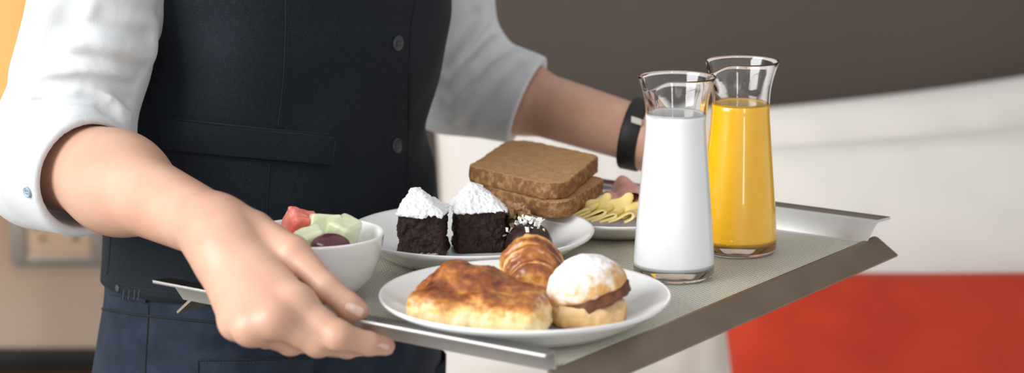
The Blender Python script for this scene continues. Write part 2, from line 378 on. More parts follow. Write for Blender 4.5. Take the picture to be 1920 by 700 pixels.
# wall socket
so = empty('wall_socket', at(110, 440, WALLY), 'double wall socket in a metallic frame on the beige wall', 'socket')
def socket():
    x0, y1 = at(24, 492, WALLY)[0], at(24, 492, WALLY)[2]; x1 = at(206, 492, WALLY)[0]; z1 = at(24, 378, WALLY)[2]
    cx, cz = (x0+x1)/2, (y1+z1)/2; hw, hh = (x1-x0)/2, (z1-y1)/2; t = .020
    px0, px1, pz0, pz1 = at(56, 478, WALLY)[0], at(173, 478, WALLY)[0], at(56, 476, WALLY)[2], z1-.014
    fr = MB()
    fr.rbox((x0+(px0-x0)/2, WALLY-.007, cz), ((px0-x0)/2, .007, hh), r=.003); fr.rbox((x1-(x1-px1)/2, WALLY-.007, cz), ((x1-px1)/2, .007, hh), r=.003)
    fr.rbox((cx, WALLY-.0068, (y1+pz0)/2), (hw-.002, .0065, (pz0-y1)/2), r=.003); fr.rbox((cx, WALLY-.0068, (z1+pz1)/2), (hw-.002, .0065, (z1-pz1)/2), r=.003)
    fr.out('frame', M['plate_metal'], so)
    pl = MB().rbox(((px0+px1)/2, WALLY-.006, (pz0+pz1)/2), ((px1-px0)/2, .005, (pz1-pz0)/2), r=.002).out('face_plate', M['plate_plastic'], so)
    for gx in (80, 142):
        for dx, dy in ((-13, 426), (9, 427), (0, 447)):
            p = at(gx+dx, dy, WALLY-.0115)
            MB().lathe([(0, -.0002), (.0036, -.0002), (.0036, .002), (0, .002)], p, 14, ax=((1, 0, 0), (0, 0, 1), (0, -1, 0))).out('pin_hole', M['hole'], pl)
socket()
# nightstand
ns = empty('nightstand', (-.78, 2.98, 0), 'dark brown wooden nightstand against the beige wall', 'nightstand')
nz = at(80, 690, WALLY-.05)[2]
MB().rbox((-.78, 2.97, nz-.015), (.38, .215, .015), r=.003).out('top', M['wood'], ns)
MB().rbox((-.78, 3.165, nz+.010), (.38, .018, .0125), r=.002).out('back_ledge', M['blackwood'], ns)
MB().rbox((-.78, 2.98, nz/2-.04), (.36, .20, nz/2-.06), r=.004).out('body', M['wood'], ns)
for i in (0, 1):
    dz = nz-.13-i*.15
    d = MB().rbox((-.78, 2.775, dz), (.345, .010, .065), r=.003).out('drawer', M['wood'], ns)
    MB().tube([(-.84, 2.752, dz), (-.72, 2.752, dz)], .005, 10).out('handle', M['brass'], d)
for sx in (-1, 1):
    for sy in (-1, 1): MB().rbox((-.78+sx*.33, 2.98+sy*.17, .012), (.02, .02, .0118), r=.002).out('leg', M['wood'], ns)
# bedside lamp
LX, LY = -.80, 2.93
lp = empty('bedside_lamp', (LX, LY, nz), 'lit bedside lamp with a warm glowing shade beside the white shirt sleeve', 'lamp')
MB().lathe([(0, 0), (.07, 0), (.07, .012), (.02, .02), (.011, .04), (.011, .52), (0, .52)], (LX, LY, nz+.0006), 32).out('base', M['brass'], lp)
MB().lathe([(.205, .36), (.185, .70), (.183, .70), (.203, .36), (.205, .36)], (LX, LY, nz), 64).out('lamp_shade', M['shade'], lp)
sp_ = MB()
for a in range(3): sp_.tube([(LX, LY, nz+.515), (LX+.188*math.cos(a*2.1), LY+.188*math.sin(a*2.1), nz+.56)], .0025, 6)
sp_.out('shade_spider', M['brass'], lp)
pl_ = bpy.data.lights.new('lamp_bulb', 'POINT'); pl_.energy = 1.6; pl_.color = (1, .62, .28); pl_.shadow_soft_size = .04
plo = bpy.data.objects.new('lamp_bulb', pl_); COL.objects.link(plo); plo.parent = lp; plo.location = (0, 0, .57)

# ================================================================== bed
BEDZ = .53; br = math.radians(4)
bu = V3(math.cos(br), math.sin(br), 0); bd = V3(math.sin(br), -math.cos(br), 0)   # across, head to foot
B0 = V3(-.125, 2.96, 0)
def bed_pt(a, b, z): return B0+bu*a+bd*b+V3(0, 0, z)
bed = empty('bed', bed_pt(.9, 1, 0), 'wide bed made up with white linen below the tray', 'bed')
def duvet():
    nu, nv = 90, 110; Wd, Ld = 1.85, 2.0; P = []
    ga, gb = np.meshgrid(-.16+(Wd+.32)*np.arange(nu+1)/nu, (Ld+.2)*np.arange(nv+1)/nv, indexing='ij')
    ND = .012*vnoise(np.stack([ga*3, gb*2.2, ga*0+1], -1), 1.7, 3)+.006*vnoise(np.stack([ga*5+gb*3, gb*4, ga*0+2], -1), 2.1, 5)
    for i in range(nu+1):
        row = []
        for j in range(nv+1):
            a = -.16+(Wd+.32)*i/nu; b = (Ld+.2)*j/nv
            q = max(0, -a, a-Wd); e = max(0, b-Ld); z = BEDZ
            n = float(ND[i, j])
            z += n-.05*smooth(.10, 0, min(a, Wd-a)) if q == 0 else n-.05
            aa = a
            if q > 0: z -= q*2.2; aa = (-.012 if a < 0 else Wd+.012)+.006*math.sin(b*22)
            bb = b
            if e > 0: z -= e*1.6; bb = Ld+.02
            row.append(bed_pt(aa, bb, z))
        P.append(row)
    MB().grid(P).out('duvet', M['linen'], bed)
duvet()
bx_ = (bu, -bd, V3(0, 0, 1))
MB().rbox(bed_pt(.925, 1.0, .37), (.905, .985, .10), ax=bx_, r=.04, seg=3).out('mattress', M['linen'], bed)
MB().rbox(bed_pt(.925, 1.0, .15), (.85, .95, .115), ax=bx_, r=.01).out('bed_base', M['headboard'], bed)
for a in (.08, 1.77):
    for b in (.1, 1.9): MB().lathe([(0, .0005), (.025, .0005), (.03, .04), (0, .04)], bed_pt(a, b, 0), 16).out('leg', M['wood'], bed)
def pillow(name, c, wid, hei, th, tilt, m, seed, label, cat, wr=.006, roll=0, sag=0, yaw=0, pw=3.0, parent=None):
    n = 56; mb = MB(); ax_u = V3(math.cos(yaw+br), math.sin(yaw+br), 0); nn = V3(math.sin(yaw+br), -math.cos(yaw+br), 0)
    up = V3(0, 0, 1)*math.cos(tilt)-nn*math.sin(tilt); nrm_ = nn*math.cos(tilt)+V3(0, 0, 1)*math.sin(tilt)
    u2 = ax_u*math.cos(roll)+up*math.sin(roll); v2 = up*math.cos(roll)-ax_u*math.sin(roll)
    gu = np.sin((np.arange(n+1)/n*2-1)*math.pi/2); GU, GV = np.meshgrid(gu, gu, indexing='ij')
    NZ = vnoise(np.stack([GU*2.4+GV, GV*2.2, GU*0+seed], -1), 1.6, seed)+.6*vnoise(np.stack([GU*6, GV*3.2+GU, GU*0+seed+3.], -1), 1.4, seed+1)
    for side in (1, -1):
        P = []
        for i in range(n+1):
            row = []
            for j in range(n+1):
                u, v = math.sin((i/n*2-1)*math.pi/2), math.sin((j/n*2-1)*math.pi/2)
                t = th*max(0, (1-abs(u)**pw))**.55*max(0, (1-abs(v)**pw))**.55
                pu = 1-.06*(1-abs(u)**2)*abs(v)**4; x = wid*u*(1-.05*(1-v*v)*abs(u)**3*0-.045*(1-abs(v)**2)*abs(u)**6); y = hei*v*(1-.05*(1-abs(u)**2)*abs(v)**6)
                x *= 1; edge = min(1-abs(u), 1-abs(v))
                sm = min(1, edge/.25); wv = wr*NZ[i, j]*sm*sm*(3-2*sm)
                y -= sag*u
                row.append(c+u2*x+v2*y+nrm_*(side*(t+(wv if t > .004 else 0))))
            P.append(row if side > 0 else row[::-1])
        mb.grid(P)
    return mb.out(name, m, parent, label=label, cat=cat, origin=None)
def pc(px, py, Y): return at(px, py, Y)
pillow('pillow', pc(1116, 470, 2.86), .222, .205, .075, math.radians(18), M['linen'], 11, 'white pillow behind the bread and the arm with the watch', 'pillow', roll=math.radians(-1))
pillow('pillow', pc(1872, 425, 2.92), .338, .215, .080, math.radians(18), M['linen'], 21, 'large white pillow with a sloping top edge against the headboard', 'pillow', roll=math.radians(7.5))
pillow('pillow', pc(1905, 498, 2.735), .37, .200, .060, math.radians(30), M['linen'], 31, 'lower white pillow directly behind the red cushion', 'pillow', roll=math.radians(5))
pillow('cushion', pc(1770, 698, 2.516), .275, .140, .052, math.radians(42), M['red'], 41, 'bright orange-red cushion propped on the bed under the tray corner', 'cushion', wr=.004, roll=math.radians(-1))

# ================================================================== tray
TZ = 1.0; ta = math.radians(55); U = V3(math.cos(ta), math.sin(ta), 0); Vv = V3(-math.sin(ta), math.cos(ta), 0); Zz = V3(0, 0, 1)
N0 = V3(.028, 1.2687, TZ); TW, TD = .43, .313
tray = empty('serving_tray', N0+U*TW/2+Vv*TD/2-Zz*.013, 'rectangular steel serving tray with a woven mat held at waist height', 'tray')
TC = N0+U*TW/2+Vv*TD/2
MB().box(TC-Zz*.0022, (TW/2, TD/2, .0009), ax=(U, Vv, Zz)).out('base', M['steel'], tray, smooth_=False)
MB().rbox(TC-Zz*.0007, (TW/2-.009, TD/2-.0015, .0007), ax=(U, Vv, Zz), r=.0006, seg=1).out('woven_mat', M['weave'], tray)
def flange(sign):     # short sides: rising grip with a flat lip
    e = U*sign; o0 = N0+(U*TW if sign > 0 else 0)
    prof = [(0, -.0030), (.002, -.0024), (.0110, .0118), (.0130, .0130), (.0262, .0136), (.0268, .0147), (.0262, .0157), (.0120, .0150), (.0098, .0134), (.0012, -.0008), (0, -.0013)]
    mb = MB(); k = len(prof); rows = 12; vs = []
    for q in range(rows+1):
        for (o, z) in prof:
            ext = min(o, .03)*.42-smooth(.0255, .0268, np.array(o))*.003; b = -ext+(TD+ext*1.6)*q/rows
            vs.append(o0+e*o+Vv*b+Zz*z)
    fs = [(q*k+j, q*k+(j+1) % k, (q+1)*k+(j+1) % k, (q+1)*k+j) for q in range(rows) for j in range(k)]
    fs += [tuple(range(k)), tuple(rows*k+j for j in range(k))[::-1]]
    mb.add(vs, fs); fo = mb.out('grip_flange', [M['steel'], M['lip']], tray, auto=35)
    for p in fo.data.polygons:
        if p.index < rows*k and p.index % k in (5, 6): p.material_index = 1
flange(-1); flange(1)
def skirt(sign):      # long sides: bent down and out
    e = Vv*sign; o0 = N0+(Vv*TD if sign > 0 else 0)
    prof = [(-.002, -.0004), (0, -.0002), (.0020, -.0010), (.0150, -.0150), (.0143, -.0165), (.0010, -.0030), (-.002, -.0020)]
    k = len(prof); rows = 14; vs = []
    for q in range(rows+1):
        for j, (o, z) in enumerate(prof):
            ext = (.008 if sign < 0 else -.012)+.006*smooth(0, .015, np.array(o)); ex1 = .020+.010*smooth(0, .015, np.array(o)); t = q/rows
            vs.append(o0+e*o+U*(-ext+(TW+ext+ex1)*t)+Zz*z)
    fs = [(q*k+j, q*k+(j+1) % k, (q+1)*k+(j+1) % k, (q+1)*k+j) for q in range(rows) for j in range(k)]
    fs += [tuple(range(k)), tuple(rows*k+j for j in range(k))[::-1]]
    MB().add(vs, fs).out('skirt_flange', M['steeldark'], tray, auto=30)
skirt(-1); skirt(1)

# ================================================================== plates and bowl
PLATE = [(0, .0030), (.030, .0030), (.050, .0031), (.066, .0048), (.078, .0110), (.090, .0182), (.0945, .0210), (.0962, .0220), (.0968, .0210), (.0955, .0186), (.090, .0156), (.078, .0082),
         (.066, .0016), (.060, .0004), (.054, 0), (.051, .0008), (0, .0009)]
def plate(c, label, s=1.0, k=1.0):
    p = MB().lathe([(r*s, z if r < .06 else z*k) for r, z in PLATE], c, 96).out('plate', M['ceramic'], label=label, cat='plate', group='white plates on the tray', origin=c); return p
PF = V3(*onz(984, 553, TZ+.0205)[:2], TZ+.0001); PR = V3(*onz(884, 432, TZ+.0205)[:2], TZ+.0001); PB = V3(.083, 1.667, TZ+.0001)
plate(PF, 'white round plate holding the golden pastries and the sugared bun'); plate(PR, 'white round plate holding the chocolate cakes', .957); plate(PB, 'white round plate under the bread, cheese and ham', .75, .76)
BW = V3(*onz(590, 437, TZ+.045)[:2], TZ+.0001)
BOWL = [(0, .0042), (.018, .0042), (.030, .0085), (.039, .0180), (.0437, .0300), (.0462, .0440), (.0468, .0452), (.0480, .0458), (.0488, .0450), (.0484, .0435), (.0458, .0285), (.0405, .0150),
        (.031, .0050), (.024, .0018), (.0235, 0), (.021, 0), (.020, .0015), (0, .0016)]
MB().lathe(BOWL, BW, 96).out('bowl', M['ceramic'], label='small white bowl of cut fruit beside the hand', cat='bowl', origin=BW)
# fruit
def blob(name, fn, c, r, h, m, parent=None, **kw):
    v, f = sdf_mesh(fn, c-r, c+r, h); return make(name, v, f, m, parent, **kw)
def axes(yaw, pitch=0, roll=0):
    cy, sy, cp, sp, cr_, sr = math.cos(yaw), math.sin(yaw), math.cos(pitch), math.sin(pitch), math.cos(roll), math.sin(roll)
    R = np.array([[cy, -sy, 0], [sy, cy, 0], [0, 0, 1]])@np.array([[cp, 0, sp], [0, 1, 0], [-sp, 0, cp]])@np.array([[1, 0, 0], [0, cr_, -sr], [0, sr, cr_]])
    return R.T
def fruit(px, py, Y, hs, yaw, pitch, roll, m, name, label, cat, grp=None, rnd=.003, rough=.0005, fr=200, seed=1):
    c = at(px, py, Y); A = axes(yaw, pitch, roll)
    fn = lambda P: boxd(P, c, A, hs, rnd)+rough*vnoise(P, fr, seed)
    return blob(name, fn, c, max(hs)*1.75, .0011, m, label=label, cat=cat, group=grp)
by = BW[1]
fruit(562, 428, by+.012, (.011, .0095, .0115), .5, .35, .3, M['watermelon'], 'watermelon_piece', 'red watermelon chunk at the rim of the fruit bowl', 'fruit', rough=.0014, fr=230)
fruit(606, 436, by+.013, (.0115, .011, .0125), .3, .12, -.25, M['melon'], 'melon_piece', 'pale green melon cube beside the watermelon chunk', 'fruit', seed=2)
fruit(640, 447, by+.010, (.0085, .012, .014), -.4, .35, .1, M['melon'], 'melon_piece', 'pale green melon wedge against the empty side of the bowl', 'fruit', seed=3)
fruit(583, 453, by-.012, (.010, .008, .009), .2, -.3, .3, M['melon'], 'melon_piece', 'pale green melon piece in front of the watermelon chunk by the hand', 'fruit', seed=4)
gc = at(621, 464, by-.019)
blob('grape', lambda P: smax(ell(P, gc, axes(.25, .1, 0), (.0142, .012, .0098)), -((P-gc)@V3(0, 0, 1))-.006, .0015), gc, .018, .0009, M['grape'], label='dark red grape half in the white bowl', cat='fruit')
blob('melon_piece', lambda P: boxd(P, BW+V3(.002, 0, .0165), np.eye(3), (.016, .015, .008), .006), BW+V3(0, 0, .016), .03, .0015, M['melon'], label='melon pieces bedded low under the other fruit', cat='fruit')

# ================================================================== cakes on the rear plate
def cake(px0, px1, yb, yt, apex, Y, yaw, label, seed, sug_front):
    c0 = at((px0+px1)/2, yb, Y); sc = np.linalg.norm(at(px1, yb, Y)-at(px0, yb, Y)); hw = sc/2*.87; zb = PR[2]+.0034; zt = at(0, yt, Y-hw*.9)[2]
    cx = V3(c0[0], Y, 0); A = axes(yaw); H = (zt-zb)/2; c = V3(cx[0], cx[1], zb+H)
    root = empty('chocolate_cake', (c[0], c[1], zb), label, 'cake', 'chocolate cakes on the rear plate')
    def body(P):
        q = (P-c)@A.T
        d = boxd(P, c, A, (hw, hw*.95, H), .0022)
        n = .0011*vnoise(P, 330, seed)+.0008*vnoise(P, 700, seed+1)+.0012*vnoise(P, 120, seed+2)
        return d+n*smooth(-H-.002, -H+.004, q[..., 2])-.0016*np.exp(-((q[..., 2]+H-.003)/.003)**2)
    v, f = sdf_mesh(body, c-V3(hw*1.6, hw*1.6, H+.003), c+V3(hw*1.6, hw*1.6, H+.004), .00075, 1); make('sponge', v, f, M['cake'], root)
    ap = at(*apex, Y+hw*.25)
    def cap(P):
        q = (P-V3(c[0], c[1], zt))@A.T; qa = A@(ap-V3(c[0], c[1], zt)); hh = qa[2]
        t = np.clip(q[..., 2]/hh, 0, 1); s = (1-t)**1.0
        x = q[..., 0]-qa[0]*t; y = q[..., 1]-qa[1]*t
        dx = np.abs(x)-(hw*1.00*s+.002); dy = np.abs(y)-(hw*.95*s+.002)
        d = smax(smax(dx, dy, .004)*.62, q[..., 2]-hh*.96, .002)
        d = smax(d, -q[..., 2]-.0012-.0012*vnoise(P, 300, seed+9), .0006)
        return d+.0006*vnoise(P, 420, seed+5)+.0005*vnoise(P, 800, seed+6)+.0009*vnoise(P, 130, seed+8)
    v, f = sdf_mesh(cap, V3(c[0], c[1], zt)-V3(hw*1.6, hw*1.6, .005), V3(c[0], c[1], zt)+V3(hw*1.6, hw*1.6, .030), .00075, 1); make('icing_sugar_cap', v, f, M['sugar'], root)
    if sug_front:
        def line(P):
            q = (P-c)@A.T
            return boxd(P, c+A.T@V3(.001, -hw*.97, -H+.0030), A, (hw*.78, .0022, .0016), .0012)+.0010*vnoise(P, 420, 31)
        v, f = sdf_mesh(line, c-V3(hw*1.6, hw*1.6, H+.003), c+V3(hw*1.6, hw*1.6, 0), .0007, 1); make('icing_sugar_trace', v, f, mat('dusty_sugar', (.42, .38, .37), .95, col2=(.06, .03, .025), nscale=330, lo=.4, hi=.65), root)
    return root
Yc = PR[1]
cake(746, 840, 478, 403, (778, 350), Yc-.006, math.radians(-6), 'smaller chocolate cake square with icing sugar, nearer to the fruit bowl', 3, True)
cake(846, 949, 470, 397, (886, 341), Yc+.015, math.radians(8), 'larger chocolate cake square with icing sugar beside the chocolate domes', 17, False)
def dome(px, py, Y, r, label, topping, seed):
    zb = PR[2]+.0034; p = at(px, py, Y); c = V3(p[0], Y, zb)
    root = empty('chocolate_dome', c, label, 'chocolate', 'chocolate domes on the rear plate')
    MB().lathe([(0, 0), (r*.88, 0), (r*.93, .001), (r*.93, .006), (r*.90, .0075), (0, .0075)], c, 48).out('biscuit_base', M['biscuit'], root)
    h = r*1.02
    MB().lathe([(r*.9, .0062)]+[(r*1.02*math.cos(a), .0072+h*math.sin(a)) for a in np.linspace(-.10, math.pi/2-.001, 18)], c, 56).out('chocolate_shell', M['choc'], root)
    mb = MB(); rr = random.Random(seed); n = 90 if topping == 'nut' else 60
    for i in range(n):
        az, el = rr.uniform(0, 6.283), math.pi/2-abs(rr.gauss(0, .36 if topping == 'nut' else .46)); 
        d = V3(math.cos(az)*math.cos(el), math.sin(az)*math.cos(el), math.sin(el)); s = rr.uniform(.0014, .0032)
        o = c+V3(0, 0, .0072)+d*(r*1.02+s*rr.uniform(.2, 1.5)); A = axes(rr.uniform(0, 6), rr.uniform(0, 3), rr.uniform(0, 3))
        if topping == 'nut': s *= .8; mb.box(o, (s, s*.8, s*.65), A)
        else: s *= .56; mb.box(o, (s*rr.uniform(.7, 1.6), s*rr.uniform(.4, .9), s*.2), A)
        for q_ in range(1, 9): mb.v[-q_] = mb.v[-q_]+V3(rr.uniform(-.5, .5), rr.uniform(-.5, .5), rr.uniform(-.5, .5))*s*.9
    mb.out('chopped_nuts' if topping == 'nut' else 'white_flakes', M['nut'] if topping == 'nut' else M['coco'], root, smooth_=False, kind='stuff')
    return root
dome(992, 460, Yc-.010, .0176, 'chocolate dome with white flakes next to the croissant', 'coco', 5)
dome(966, 440, Yc+.030, .0172, 'chocolate dome with chopped nuts behind the flake-topped dome', 'nut', 6)
cr = at(862, 484, Yc-.066)
blob('cake_crumb', lambda P: ell(P, V3(cr[0], cr[1], PR[2]+.0072), axes(.4), (.0026, .002, .0018))+.0012*vnoise(P, 600, 2), V3(cr[0], cr[1], PR[2]+.0072), .006, .0006, M['cake'], label='tiny dark cake crumb on the rear plate rim', cat='crumb')

# ================================================================== pastries on the front plate
PZ = PF[2]+.0033
def pastry_front():
    Y = PF[1]-.026
    A0 = onz(806, 588, PZ+.012); A1 = onz(992, 592, PZ+.012)
    a = V3(A0[0], Y+.004, PZ+.0145); b = V3(A1[0], Y-.012, PZ+.0145); m_ = (a+b)/2; ux = nrm(b-a); uy = np.cross(V3(0, 0, 1), ux); A = np.array([ux, uy, V3(0, 0, 1)])
    top = at(872, 527, Y+.012)
    def fn(P):
        q = (P-m_)@A.T; Q = P.copy(); Q[..., 2] = Q[..., 2]+np.clip(q[..., 0], -.05, .05)*.07+.0012
        d = boxd(Q, m_, A, (np.linalg.norm(b-a)/2+.013, .023, .0140), .0125)
        d = smin(d, ell(P, V3(top[0], top[1]+.004, PZ+.024), A, (.0265, .022, .0175)), .006)
        d = smin(d, ell(P, V3(top[0]+.030, top[1]+.002, PZ+.017), A, (.020, .020, .0125)), .008)
        d = d-.0011*np.sin(q[..., 0]*210+q[..., 2]*60+2*vnoise(P, 50, 4))*smooth(.0, .016, q[..., 2])
        d = d+.0014*vnoise(P, 85, 7)+.0007*vnoise(P, 260, 8)
        d = d-.0006*np.sin(q[..., 2]*1300+vnoise(P, 60, 3)*2)*smooth(.0, -.006, q[..., 2]+.003)
        return smax(d, PZ-P[..., 2], .002)
    v, f = sdf_mesh(fn, m_-V3(.062, .045, .020), m_+V3(.062, .045, .045), .0011)
    o = make('pastry', v, f, bake_mat('golden_crust', CRUST, .38, (220, .55, .0014), .28), label='golden glazed pastry with two humps at the front of the plate', cat='pastry')
    z = (v[:, 2]-PZ)/.040; st_ = v*V3(1, 1, 2.2)
    set_bake(o, -.08+.70*smooth(.24, .74, z)+.16*z+.22*vnoise(st_, 95, 3)+.16*vnoise(st_, 240, 4)-.10*smooth(.25, .0, z)+.12*vnoise(v*V3(1, 1, 6), 130, 9)*smooth(.5, .1, z))
pastry_front()
def croissant():
    lo = onz(1010, 560, PZ+.004); hi_ = at(992, 480, PF[1]+.034)
    p0 = V3(lo[0]-.003, PF[1]+.004, PZ+.013); p1 = V3(hi_[0]+.001, PF[1]+.054, PZ+.024); ax = nrm(p1-p0); sx = nrm(np.cross(ax, V3(0, 0, 1))); A = np.array([sx, ax, np.cross(sx, ax)])
    seg = [(0, .0135, .0135), (.22, .0185, .0195), (.46, .0212, .0240), (.72, .0225, .0262), (1.0, .0195, .0235)]
    def fn(P):
        d = None
        for t, rx, rz in seg:
            c = p0+(p1-p0)*t; c = V3(c[0], c[1], PZ+rz*.93)
            e = ell(P, c, A, (rx, .0125, rz)); d = e if d is None else smin(d, e, .0022)
        q = (P-p0)@A.T; rr = np.hypot(q[..., 0], q[..., 2])
        ph = np.sin((q[..., 1]*640+q[..., 0]*90+1.6*vnoise(P, 45, 3))*.5)**2; d = d+.0024*np.exp(-(ph/.10))
        d = d+.0009*vnoise(P, 110, 17)+.0005*vnoise(P, 300, 18)
        return smax(d, PZ-P[..., 2], .002)
    m_ = (p0+p1)/2
    v, f = sdf_mesh(fn, m_-V3(.04, .055, .035), m_+V3(.04, .055, .045), .0010)
    o = make('croissant', v, f, bake_mat('croissant_crust', CRUST, .34, (200, .6, .0014), .35), label='brown glazed croissant with ridges behind the other pastries', cat='croissant')
    q = (v-p0)@A.T; ph = np.sin((q[:, 1]*640+q[:, 0]*90+1.6*vnoise(v, 45, 3))*.5)**2; z = (v[:, 2]-PZ)/.05; g = q*V3(25, 420, 60)
    set_bake(o, .20+.42*smooth(.05, .6, z)+.34*(ph-.5)+.26*vnoise(g, 1.0, 6)+.16*vnoise(v, 190, 8)-.35*smooth(.0145, .0225, np.abs(q[:, 0]))*smooth(.9, .3, z))
croissant()
def bun():
    p = onz(1104, 598, PZ+.008); c = V3(p[0], PF[1]-.009, PZ); R = .0278
    root = empty('filled_bun', c, 'cream bun dusted with icing sugar with a chocolate filling', 'bun')
    def bot(P):
        q = P-c; r = np.hypot(q[..., 0]/R, q[..., 1]/(R*.92)); 
        d = boxd(P, c+V3(0, 0, .0085), np.eye(3), (R, R, .0088), .004); d = smax(d, (r-1)*R*.9+.0018*(q[..., 2]/.0088-1)**2, .009)
        return smax(d+.0016*vnoise(P, 90, 2)+.0008*vnoise(P, 300, 3), PZ-P[..., 2], .001)
    v, f = sdf_mesh(bot, c-V3(.036, .036, .004), c+V3(.036, .036, .026), .001)
    make('bottom_half', v, f, zramp('bun_dough', -.002, .020, [(0, (.62, .38, .16)), (.5, (.74, .47, .21)), (1, (.78, .56, .32))], .7, 90, rough=.7, bump=(260, .4, .001)), root)
    T = axes(0, math.radians(-17), 0); tc = c+V3(.0005, .002, .0188)
    def fil(P): return boxd(P, tc+V3(.002, 0, -.0010), T, (.0262, .0245, .0042), .003)*1.0+smax((np.hypot(*( ((P-tc)@T.T)[..., :2].T)).T-.0262), -1+0*P[..., 0], .001)*0+.0010*vnoise(P, 180, 5)
    def fil2(P):
        q = (P-tc-V3(.002, 0, -.001))@T.T; r = np.hypot(q[..., 0], q[..., 1])
        return smax(r-.0262, np.abs(q[..., 2])-.0042, .002)+.0010*vnoise(P, 180, 5)
    v, f = sdf_mesh(fil2, tc-.034, tc+.034, .0011); make('chocolate_filling', v, f, mat('praline', (.17, .055, .022), .6, col2=(.09, .028, .011), nscale=150, bump=(260, .6, .0012)), root)
    def top(P):
        q = (P-tc)@T.T
        d = ell(q, V3(0, 0, .0015), np.eye(3), (R*1.0, R*.95, .0255))
        d = smax(d, -q[..., 2]+.0012, .004)
        return d+.0009*vnoise(P, 70, 12)+.0005*vnoise(P, 240, 13)
    v, f = sdf_mesh(top, tc-V3(.036, .036, .012), tc+V3(.036, .036, .036), .001)
    st = [(0, (.60, .31, .11)), (.26, (.66, .37, .14)), (.44, (.76, .58, .42)), (.60, (.84, .80, .76)), (1, (.86, .86, .86))]
    make('top_half', v, f, zramp('sugared_crust', .010, .052, st, 1.1, 150, rough=.9, bump=(330, .8, .0012), axis=(-.45, -.1, .9)), root)
bun()

# ================================================================== bread, cheese, ham
def slice_(corners, z, th, seed, label):
    c = [onz(x, y, z+th) for x, y in corners]; poly = np.array([q[:2] for q in c]); ctr = poly.mean(0); rnd = .014
    def fn(P):
        xy = P[..., :2]; d = np.full(P.shape[:-1], 1e9); s = np.ones(P.shape[:-1]); pin = ctr+(poly-ctr)*(1-rnd/np.linalg.norm(poly-ctr, axis=1)[:, None]*1.35); n = 4
        for i in range(n):
            a, b = pin[i], pin[i-1]; e = b-a; w_ = xy-a; t = np.clip((w_@e)/(e@e), 0, 1); bb = w_-t[..., None]*e; d = np.minimum(d, (bb**2).sum(-1))
            c1 = xy[..., 1] >= a[1]; c2 = xy[..., 1] < b[1]; c3 = e[0]*w_[..., 1] > e[1]*w_[..., 0]
            flip = (c1 & c2 & c3) | (~c1 & ~c2 & ~c3); s = np.where(flip, -s, s)
        d2 = s*np.sqrt(d)-rnd; d2 = d2+.0012*vnoise(P, 70, seed)+.0006*vnoise(P, 300, seed+1)
        dz = np.abs(P[..., 2]-z-th/2)-th/2+.0005*vnoise(P, 200, seed+2)
        return smax(d2, dz, .0013)
    lo = np.append(poly.min(0)-.012, z-.003); hi = np.append(poly.max(0)+.012, z+th+.003)
    v, f = sdf_mesh(fn, lo, hi, .0014, 1)
    o = make('bread_slice', v, f, [M['crust'], M['crumb']], label=label, cat='bread', group='brown bread slices'); me = o.data
    pc_ = poly-np.array(o['_org'])[:2]
    for p in me.polygons:
        if abs(p.normal.z) > .75: p.material_index = 1
    return o
BZ = PB[2]+.0226
slice_([(896, 348), (990, 294), (1143, 335), (1043, 382)], BZ, .0125, 41, 'lower brown bread slice resting on the plate')
slice_([(874, 314), (968, 261), (1126, 289), (1042, 346)], BZ+.0128, .0130, 51, 'upper brown bread slice on top of the stack')
def cheese():
    Y = PB[1]-.040; zf = PB[2]+.0060
    def P(px, py, dy=0): return at(px, py, Y+dy)
    spec = [[(1060, 409), (1078, 403), (1092, 396), (1103, 392), (1106, 396), (1096, 401), (1080, 408), (1066, 413)],
            [(1080, 413), (1098, 407), (1116, 399), (1130, 394), (1135, 398), (1128, 404), (1108, 410), (1090, 416)],
            [(1108, 415), (1126, 409), (1142, 403), (1152, 401), (1154, 406), (1142, 411), (1124, 416)],
            [(1140, 416), (1158, 410), (1172, 402), (1182, 399), (1187, 404), (1183, 411), (1170, 417)],
            (1117, 386, .0145, .0062, .50), (1157, 386, .0150, .0066, .48), (1190, 391, .0130, .0060, .40)]
    lab = ['yellow cheese slice folded flat beside the bread slices', 'yellow cheese slice with the widest open fold', 'small folded yellow cheese slice in the middle of the front row', 'yellow cheese slice with a round loop next to the milk carafe',
           'upright yellow cheese fold against the lower bread slice', 'tall yellow cheese fold in front of the ham', 'yellow cheese fold partly hidden behind the milk carafe']
    for i, (s, l) in enumerate(zip(spec, lab)):
        if i > 3:
            px_, py_, ra, rb, an = s; cc = P(px_, py_, .016); ux = nrm(V3(math.cos(an), .25, math.sin(an))); uy = nrm(np.cross(ux, V3(.1, -.75, .55))); uz = np.cross(ux, uy)
            fn = lambda Q: ell(Q+V3(0, 0, 1)*(.0016*np.sin(((Q-cc)@ux)*330))[..., None], cc, (ux, uy, uz), (ra, rb, .0021))
            blob('cheese_slice', fn, cc, .019, .0009, M['cheese'], label=l, cat='cheese', group='folded cheese slices'); continue
        dy = 0
        line = spline([P(x, y, dy) for x, y in s], 5)
        MB().ribbon(line, V3(.012 if i < 4 else .014, .026, .002 if i < 4 else -.002), .0023).out('cheese_slice', M['cheese'], label=l, cat='cheese', group='folded cheese slices')
cheese()
